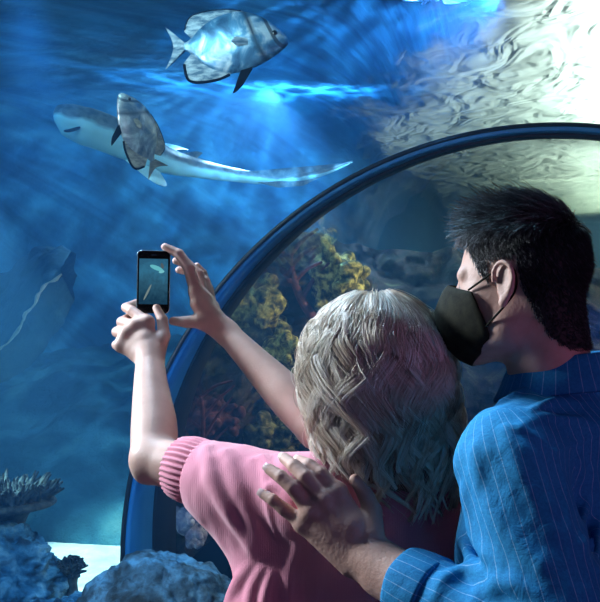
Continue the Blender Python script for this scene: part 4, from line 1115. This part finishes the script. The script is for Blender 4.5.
limb(f, [mel, mel*0.5 + cE*0.5, cE], [0.066, 0.062, 0.050], 0.03)
ridges(f, [
 ([(496, 420), (512, 426), (530, 434), (545, 444), (556, 452)], 0.0040, 0.004, 0.2),
 ([(556, 452), (563, 480), (567, 520), (568, 560), (566, 610)], 0.0040, 0.004, 0.2),
 ([(556, 452), (576, 442), (606, 430)], 0.0035, 0.004, 0.2),
 ([(505, 432), (515, 460), (535, 500), (556, 540)], 0.0075, 0.014, 0.55),
 ([(476, 450), (484, 490), (505, 530), (540, 565)], 0.0085, 0.016, 0.55),
 ([(464, 490), (474, 530), (494, 562), (520, 585)], 0.0085, 0.016, 0.55),
 ([(524, 446), (538, 475), (552, 510)], 0.0060, 0.012, 0.5),
 ([(462, 540), (478, 572), (500, 592)], 0.0090, 0.014, 0.5),
 ([(436, 596), (448, 578), (470, 570), (496, 578)], 0.0090, 0.012, 0.4),
 ([(470, 612), (484, 592), (508, 584), (534, 594)], 0.0085, 0.012, 0.4),
 ([(500, 402), (520, 392), (548, 390)], 0.0045, 0.010, 0.4),
 ([(530, 412), (552, 402), (580, 404)], 0.0050, 0.010, 0.4),
 ([(520, 428), (548, 418), (585, 420)], 0.0045, 0.010, 0.4),
 ([(576, 462), (584, 500), (582, 545)], 0.0075, 0.014, 0.5),
 ([(590, 470), (597, 520), (596, 570)], 0.0075, 0.014, 0.5),
])
f.cut(0.008, cap(mneck + (0, 0, -0.005), mneck + (0, 0, 0.1), 0.066, 0.08))
f.halfspace(cE + norm(mwr - mel)*0.005, norm(mwr - mel), 0.003)
V, Fc = f.mesh(); nn = vert_normals(V, Fc)
V = V + nn*(0.0030*fbm(V*np.array([1, 1, 0.55]), 20, 3, 91))[:, None]
# stripe coordinate: round the arm on the sleeve, across the back elsewhere
d_ = norm(mel - msh); rel = V - msh; t_s = np.clip(rel @ d_ / np.linalg.norm(mel-msh), -0.3, 1.3)
rad = np.linalg.norm(rel - (rel @ d_)[:, None]*d_, axis=1)
e1 = norm(np.cross(d_, (0, 1, 0))); e2 = np.cross(d_, e1)
angA = np.arctan2(rel @ e1, -(rel @ e2)); st1 = angA*0.068
d2_ = norm(cE - mel); rel2 = V - mel; f1 = norm(np.cross(d2_, (0, 1, 0))); f2 = np.cross(d2_, f1); ang2 = np.arctan2(rel2 @ f1, -(rel2 @ f2)); st2 = ang2*0.060
on_fore = (rel2 @ d2_ > 0.03) & (np.linalg.norm(rel2 - (rel2 @ d2_)[:, None]*d2_, axis=1) < 0.085) & (V[:, 2] < 1.26)
on_arm = (rad < 0.088) & (rel @ d_ > -0.06)
st3 = (V - tc_) @ (-LS)
stripe = np.where(on_fore, st2, np.where(on_arm, st1, st3))
shirt = mesh_obj('shirt', V, Fc, SHIRT, man, attrs={'stripe': stripe})
# rolled cuff
def cuff_tube(a, b, r0, r1, mat, parent, name):
    ax = norm(b - a); u0 = norm(np.cross(ax, (0, 1, 0.3))); v0 = np.cross(ax, u0); na = 96; V = []; S = []
    lv = [(0.0, r0-0.004), (0.0, r0), (0.1, r0+0.001), (0.5, (r0+r1)/2+0.002), (0.9, r1+0.0015), (1.0, r1), (1.03, r1-0.002), (1.0, r1-0.004), (0.8, r1-0.005), (0.5, r1-0.005)]
    for s, r in lv:
        for q in np.linspace(0, 2*math.pi, na, endpoint=False):
            rr2 = r*(1 + 0.035*math.sin(3*q+1) + 0.015*math.sin(7*q + s*4)); V.append(a + (b-a)*s + rr2*(u0*math.cos(q) + v0*math.sin(q)*1.0)); S.append(q*0.055)
    return mesh_obj(name, np.array(V), grid_faces(len(lv), na, wrap_v=True), mat, parent, attrs={'stripe': np.array(S)})
cuff_tube(cE - norm(mwr-mel)*0.030, cE + norm(mwr-mel)*0.024, 0.0560, 0.0530, SHIRT, shirt, 'rolled_cuff')
# collar: stand and folded leaf
a = np.linspace(0, 2*math.pi, 120, endpoint=False); V = []; S = []
cc_ = mneck + np.array([0.004, 0, -0.003])
prof_c = [(0.070, -0.030), (0.069, 0.0), (0.068, 0.020), (0.0695, 0.0285), (0.0725, 0.0285), (0.0765, 0.020), (0.084, 0.000), (0.094, -0.022), (0.092, -0.025), (0.080, -0.006)]
for r, z in prof_c:
    for q in a:
        d = -LS*math.cos(q)*1.0 + BF*math.sin(q)*1.0
        fr = (1+math.sin(q))*0.5                            # 1 at the throat
        V.append(cc_ + d*(r + 0.0015*math.sin(5*q)) + np.array([0, 0, z - 0.030*fr**1.5])); S.append(q*0.075)
mesh_obj('collar', np.array(V), grid_faces(len(prof_c), 120, wrap_v=True), SHIRT, shirt, attrs={'stripe': np.array(S)})

# mask
m, nt, out = new_mat('mask_cloth'); v = coords(nt)
princ(nt, out, ramp(nt, noise(nt, v, 60, 4), [(0.35, (0.007, 0.008, 0.005)), (0.65, (0.020, 0.021, 0.012))]), 0.85, 0.2, normal=bump(nt, noise(nt, v, 500, 2), 0.4, 0.001)); MASK = m
K = 0.99
def mh(x, y, z): return MC + MR @ (np.array([x, y, z])*K)
V = []
rows = [(0.008, 0.112, 0.072, 0.052), (0.000, 0.121, 0.074, 0.050), (-0.014, 0.130, 0.076, 0.046), (-0.032, 0.140, 0.078, 0.042), (-0.050, 0.141, 0.078, 0.038), (-0.072, 0.134, 0.077, 0.034), (-0.094, 0.122, 0.074, 0.032), (-0.112, 0.106, 0.066, 0.032), (-0.122, 0.086, 0.056, 0.034)]
nu = 41
for side in (0, 1):
    for zc, yf, xs_w, yb in rows:
        for q in np.linspace(-1, 1, nu):
            aq = abs(q); x = xs_w*math.copysign(aq**0.85, q)*(1.0 if aq < 1 else 1)
            x = xs_w*q*(1.12 - 0.12*aq*aq)*0.96
            y = yf - (yf - yb)*(aq**2.0)
            zz2 = zc*(1 - 0.40*aq**2) - 0.014*aq**2
            sc2 = 1.0 - 0.025*side
            V.append(mh(x*sc2, (y - 0.0025*side), zz2))
nr_ = len(rows); Fc = grid_faces(nr_, nu); o_ = nr_*nu
per = [i for i in range(nu)] + [r*nu + nu-1 for r in range(1, nr_)] + [(nr_-1)*nu + i for i in range(nu-2, -1, -1)] + [r*nu for r in range(nr_-2, 0, -1)]
sideF = np.array([(per[i], per[(i+1) % len(per)], per[(i+1) % len(per)] + o_, per[i] + o_) for i in range(len(per))])
mask = mesh_obj('face_mask', np.array(V), [Fc, (Fc+o_)[:, ::-1], sideF], MASK, man)
for s in (1, -1):
    et = mh(s*0.087, -0.012, 0.030); eb = mh(s*0.084, -0.010, -0.030); eback = mh(s*0.083, -0.026, 0.0)
    top_ = mh(s*0.0655, 0.056, -0.006); bot_ = mh(s*0.0680, 0.040, -0.068)
    mesh_obj('ear_loop', *tube(smooth_path([top_, mh(s*0.078, 0.014, 0.014), mh(s*0.079, -0.004, 0.028), mh(s*0.076, -0.020, 0.014), mh(s*0.074, -0.019, -0.012), mh(s*0.076, -0.006, -0.030), mh(s*0.076, 0.016, -0.050), bot_], 40), 0.0017, 8), MASK, mask)

# short dark hair
m, nt, out = new_mat('dark_hair'); t_ = attr(nt, 'tone')
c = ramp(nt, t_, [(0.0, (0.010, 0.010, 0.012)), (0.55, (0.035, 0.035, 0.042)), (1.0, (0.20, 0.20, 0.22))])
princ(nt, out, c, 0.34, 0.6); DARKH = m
sc_c = np.array([0, -0.012, 0.030])*K; sc_r = np.array([0.0765, 0.0965, 0.0865])*K
HLy = [-0.14, -0.075, -0.055, -0.040, -0.027, -0.020, 0.010, 0.024, 0.034, 0.044, 0.054, 0.062, 0.1]
HLz = [-0.112, -0.108, -0.088, -0.055, -0.020, 0.032, 0.034, 0.004, 0.012, 0.038, 0.064, 0.074, 0.10]
Vb, Fb = BODY_M; Nb = vert_normals(Vb, Fb)
Lb = (Vb - MC) @ MR/K; Lnrm = Nb @ MR
okv = (Lb[:, 2] > np.interp(Lb[:, 1], HLy, HLz)) & (np.linalg.norm((Lb*K - sc_c), axis=1) < 0.17) & (np.abs(Lb[:, 0]) < 0.078 + 0.0*Lb[:, 0]) & (Lb[:, 2] > -0.13) & (Lb[:, 1] < 0.09)
ear_ = (Lb[:, 1] > -0.024) & (Lb[:, 1] < 0.022) & (Lb[:, 2] < 0.034) & (np.abs(Lb[:, 0]) > 0.06)
okv &= ~ear_
# scalp cap: the same surface lifted a little
fm = okv[Fb].all(axis=1); used = np.unique(Fb[fm]); rm = np.full(len(Vb), -1); rm[used] = np.arange(len(used))
ids = np.where(okv)[0]; Nn = 17000
pick = hr.choice(ids, Nn); pt = Lnrm[pick]; loc = Lb[pick]*K + hr.normal(size=(Nn, 3))*0.0012; nS = Nn
y = loc[:, 1]; z = loc[:, 2]; topness = np.clip((pt[:, 2] - 0.20)/0.65, 0, 1); front = np.clip((y + 0.090)/0.05, 0, 1)
low = np.clip((0.02 - z)/0.10, 0, 1)
Ln = (0.010 + 0.026*topness + 0.010*topness*front + 0.006*topness*np.clip((y-0.045)/0.03, 0, 1))*(1 - 0.65*low)*(0.55 + 0.65*hr.random(Nn))
gdir = np.stack([-0.25*topness, topness - 0.45*(1-topness), -0.90*(1-topness) + 0.45*topness*np.clip((y-0.03)/0.03, 0, 1)], 1)
nape = np.clip((-z+0.01)/0.05, 0, 1)[:, None]; gdir = gdir*(1-nape) + nape*np.array([0, -0.1, -1.0])
temple = (np.clip((y-0.015)/0.03, 0, 1)*(1-topness))[:, None]; gdir = gdir*(1-temple) + temple*np.array([0, -0.35, -0.9])
gdir /= np.linalg.norm(gdir, axis=1, keepdims=True)
cl = hr.normal(size=(60, 3))*0.35; cid = ((vnoise(loc, 42, 5)*0.5+0.5)*59.9).astype(int).clip(0, 59)
gdir = gdir + cl[cid]*0.62*np.clip(topness+0.15, 0, 1)[:, None] + hr.normal(size=gdir.shape)*0.13
gdir -= pt*np.minimum((gdir*pt).sum(1), 0)[:, None]
gdir /= np.linalg.norm(gdir, axis=1, keepdims=True)
mS = 8; s = np.linspace(0, 1, mS)
lift = pt*(0.13 + 0.30*topness*(1-0.35*front))[:, None]
P0 = loc - pt*0.001
path = P0[:, None] + Ln[:, None, None]*(s[None, :, None]*0.9*gdir[:, None, :] + lift[:, None]*(np.sin(s*1.9))[None, :, None])
path = path + pt[:, None]*0.0034*(s**0.5)[None, :, None]
fq = (front*topness)[:, None, None]; path = path + fq*np.array([0, 0.0, 0.002])[None, None]*(s**2)[None, :, None]
q = (path - sc_c)/sc_r; r_ = np.linalg.norm(q, axis=2, keepdims=True); mn = 1.0 + 0.03*s[None, :, None]
up_z = path[..., 2:3] > 0.0
path = np.where((r_ < mn) & up_z, sc_c + q/r_*mn*sc_r, path)
path[:, 0] = P0
path = MC + path @ MR.T
rad_ = np.repeat((0.00060*(1 - 0.75*s**2))[None], nS, 0)
hair_m = strands(path, rad_, np.clip(0.35 + 0.22*hr.normal(size=nS) + 0.42*np.clip(y/0.06, 0, 1)*topness, 0, 1), DARKH, 'hair', man)  # lighter tone on the front top paints in the highlight
mesh_obj('hair_mass', Vb[used] + Nb[used]*0.0016, rm[Fb[fm]], plain('hair_root', (0.010, 0.010, 0.012), 0.7), hair_m)
# ================================================================== CAMERA AND LIGHT
cam = bpy.data.objects.new('camera', bpy.data.cameras.new('camera')); COL.objects.link(cam)
cam.location = (0, 0, CAMZ); cam.rotation_euler = (math.pi/2, 0, 0)
cam.data.sensor_fit = 'HORIZONTAL'; cam.data.sensor_width = 36.0; cam.data.lens = 36.0*FPX/600.0; cam.data.clip_start = 0.05; cam.data.clip_end = 100
sc.camera = cam
def aim(o, loc, tgt):
    o.location = [float(x) for x in loc]
    o.rotation_euler = Vector([float(a-b) for a, b in zip(tgt, loc)]).to_track_quat('-Z', 'Y').to_euler()
def area(name, loc, tgt, size, power, color, sy=None, spread=None):
    l = bpy.data.lights.new(name, 'AREA'); l.energy = power; l.color = color; l.size = size
    if sy: l.shape = 'RECTANGLE'; l.size_y = sy
    if spread: l.spread = spread
    o = bpy.data.objects.new(name, l); COL.objects.link(o); aim(o, loc, tgt); return o
def area_down(name, loc, sx, sy, power, color):
    l = bpy.data.lights.new(name, 'AREA'); l.energy = power; l.color = color; l.shape = 'RECTANGLE'; l.size = sx; l.size_y = sy
    o = bpy.data.objects.new(name, l); COL.objects.link(o); o.location = loc; o.rotation_euler = (0, 0, -0.32); return o
def spot(name, loc, tgt, power, color, angle=60, blend=0.6, radius=0.05, caustic=0.0, cscale=9.0):
    l = bpy.data.lights.new(name, 'SPOT'); l.energy = power; l.color = color; l.spot_size = math.radians(angle); l.spot_blend = blend; l.shadow_soft_size = radius
    o = bpy.data.objects.new(name, l); COL.objects.link(o); aim(o, loc, tgt)
    if caustic > 0:
        l.use_nodes = True; nt = l.node_tree
        em = [n for n in nt.nodes if n.type == 'EMISSION'][0]
        tc = nt.nodes.new('ShaderNodeTexCoord')
        nz = nt.nodes.new('ShaderNodeTexNoise'); nz.inputs['Scale'].default_value = cscale*0.7; nz.inputs['Detail'].default_value = 3
        nt.links.new(tc.outputs['Normal'], nz.inputs['Vector'])
        mx = nt.nodes.new('ShaderNodeVectorMath'); mx.operation = 'MULTIPLY_ADD'
        nt.links.new(nz.outputs['Color'], mx.inputs[0]); mx.inputs[1].default_value = (0.16, 0.16, 0.16); nt.links.new(tc.outputs['Normal'], mx.inputs[2])
        vo = nt.nodes.new('ShaderNodeTexVoronoi'); vo.feature = 'DISTANCE_TO_EDGE'; vo.inputs['Scale'].default_value = cscale
        nt.links.new(mx.outputs[0], vo.inputs['Vector'])
        m_ = nt.nodes.new('ShaderNodeMapRange'); m_.inputs['From Min'].default_value = 0.0; m_.inputs['From Max'].default_value = 0.16
        m_.inputs['To Min'].default_value = 1.0 + caustic; m_.inputs['To Max'].default_value = max(1.0 - caustic*0.25, 0.35)
        nt.links.new(vo.outputs['Distance'], m_.inputs['Value'])
        nt.links.new(m_.outputs[0], em.inputs['Strength'])
    return o
# above the water
area_down('lamp_white', (4.75, 13.0, 3.8), 1.3, 7.5, 760, (1.0, 1.0, 0.90))
area_down('lamp_white', (2.62, 6.4, 3.62), 0.85, 4.2, 330, (0.98, 1.0, 0.90))
area_down('lamp_white', (3.4, 8.2, 5.0), 1.6, 4.0, 200, (0.90, 1.0, 0.95))
area('far_glow', (3.6, 12.0, 2.9), (3.2, 16.5, 1.2), 1.2, 30, (1.0, 1.0, 0.80))  # unseen fill added below the surface to lighten the far wall
# lamps added in the water to brighten wall, fish, sand, corals, rocks and rib
spot('spot_blue', (0.0, 7.9, 1.6), P(290, 62, 5.7), 1300, (0.08, 0.42, 1.0), 88, 1.0, 0.04, 2.6, 8)
spot('spot_pale', (0.25, 7.9, 1.6), P(285, 72, 5.9), 1150, (0.45, 0.74, 1.0), 50, 1.0, 0.04, 4.0, 12)
spot('spot_top', (0.7, 3.2, 2.62), P(310, 60, 6.6), 620, (0.14, 0.48, 1.0), 62, 1.0, 0.03, 3.5, 11)
spot('spot_rays', P(275, 92, 6.3), P(150, 330, 6.6), 125, (0.36, 0.66, 1.0), 175, 0.5, 0.03, 3.0, 7)
area('tank_blue', (-2.6, 5.0, 3.2), (-1.6, 7.5, 0.2), 1.6, 28, (0.08, 0.46, 1.0))
area('tank_cyan', (-0.9, 3.4, 3.15), (-0.9, 4.8, 2.2), 0.7, 22, (0.45, 0.85, 1.0))
spot('sand_spot', (-2.5, 5.6, 3.1), P(90, 575, 5.8), 1900, (0.50, 0.88, 1.0), 30, 0.6, 0.05)
spot('reef_warm', (2.0, 4.9, 2.0), rockpt(250, 350), 250, (1.0, 0.84, 0.52), 60, 0.9, 0.1)
spot('rock_blue', (-0.9, 2.9, 2.6), P(100, 590, 4.2), 250, (0.10, 0.50, 1.0), 46, 0.7, 0.06)
spot('arch_blue', (1.3, 3.3, 1.5), (-0.85, 4.35, 0.95), 75, (0.04, 0.38, 1.0), 52, 0.9, 0.08)  # added to turn the left of the rib blue
# key and fill lamps added to light the visitors
area('key_tank', (-2.2, 2.2, 2.35), (-0.05, 1.5, 1.35), 0.5, 125, (0.80, 0.90, 1.0))
area('key_front', (-0.7, 2.15, 2.75), (0.25, 1.35, 1.6), 0.35, 30, (0.60, 0.78, 1.0))
area('fill_blue', (-0.9, -0.9, 2.3), (0.3, 1.3, 1.2), 0.8, 1.6, (0.25, 0.40, 1.0))
spot('key_shirt', (-0.05, 2.0, 2.85), (0.375, 1.25, 1.32), 210, (0.26, 0.68, 1.0), 16, 0.9, 0.30)
area('fill_magenta', (2.0, -0.4, 1.3), (0.2, 1.4, 1.3), 1.2, 10, (0.70, 0.26, 0.66))
w = bpy.data.worlds.new('world'); sc.world = w; w.use_nodes = True
bg = w.node_tree.nodes['Background']; bg.inputs[0].default_value = (0.03, 0.07, 0.14, 1); bg.inputs[1].default_value = 0.35
sc.view_settings.view_transform = 'Standard'; sc.view_settings.look = 'None'; sc.view_settings.exposure = 0.0; sc.view_settings.gamma = 1.0
sc.view_settings.use_curve_mapping = False
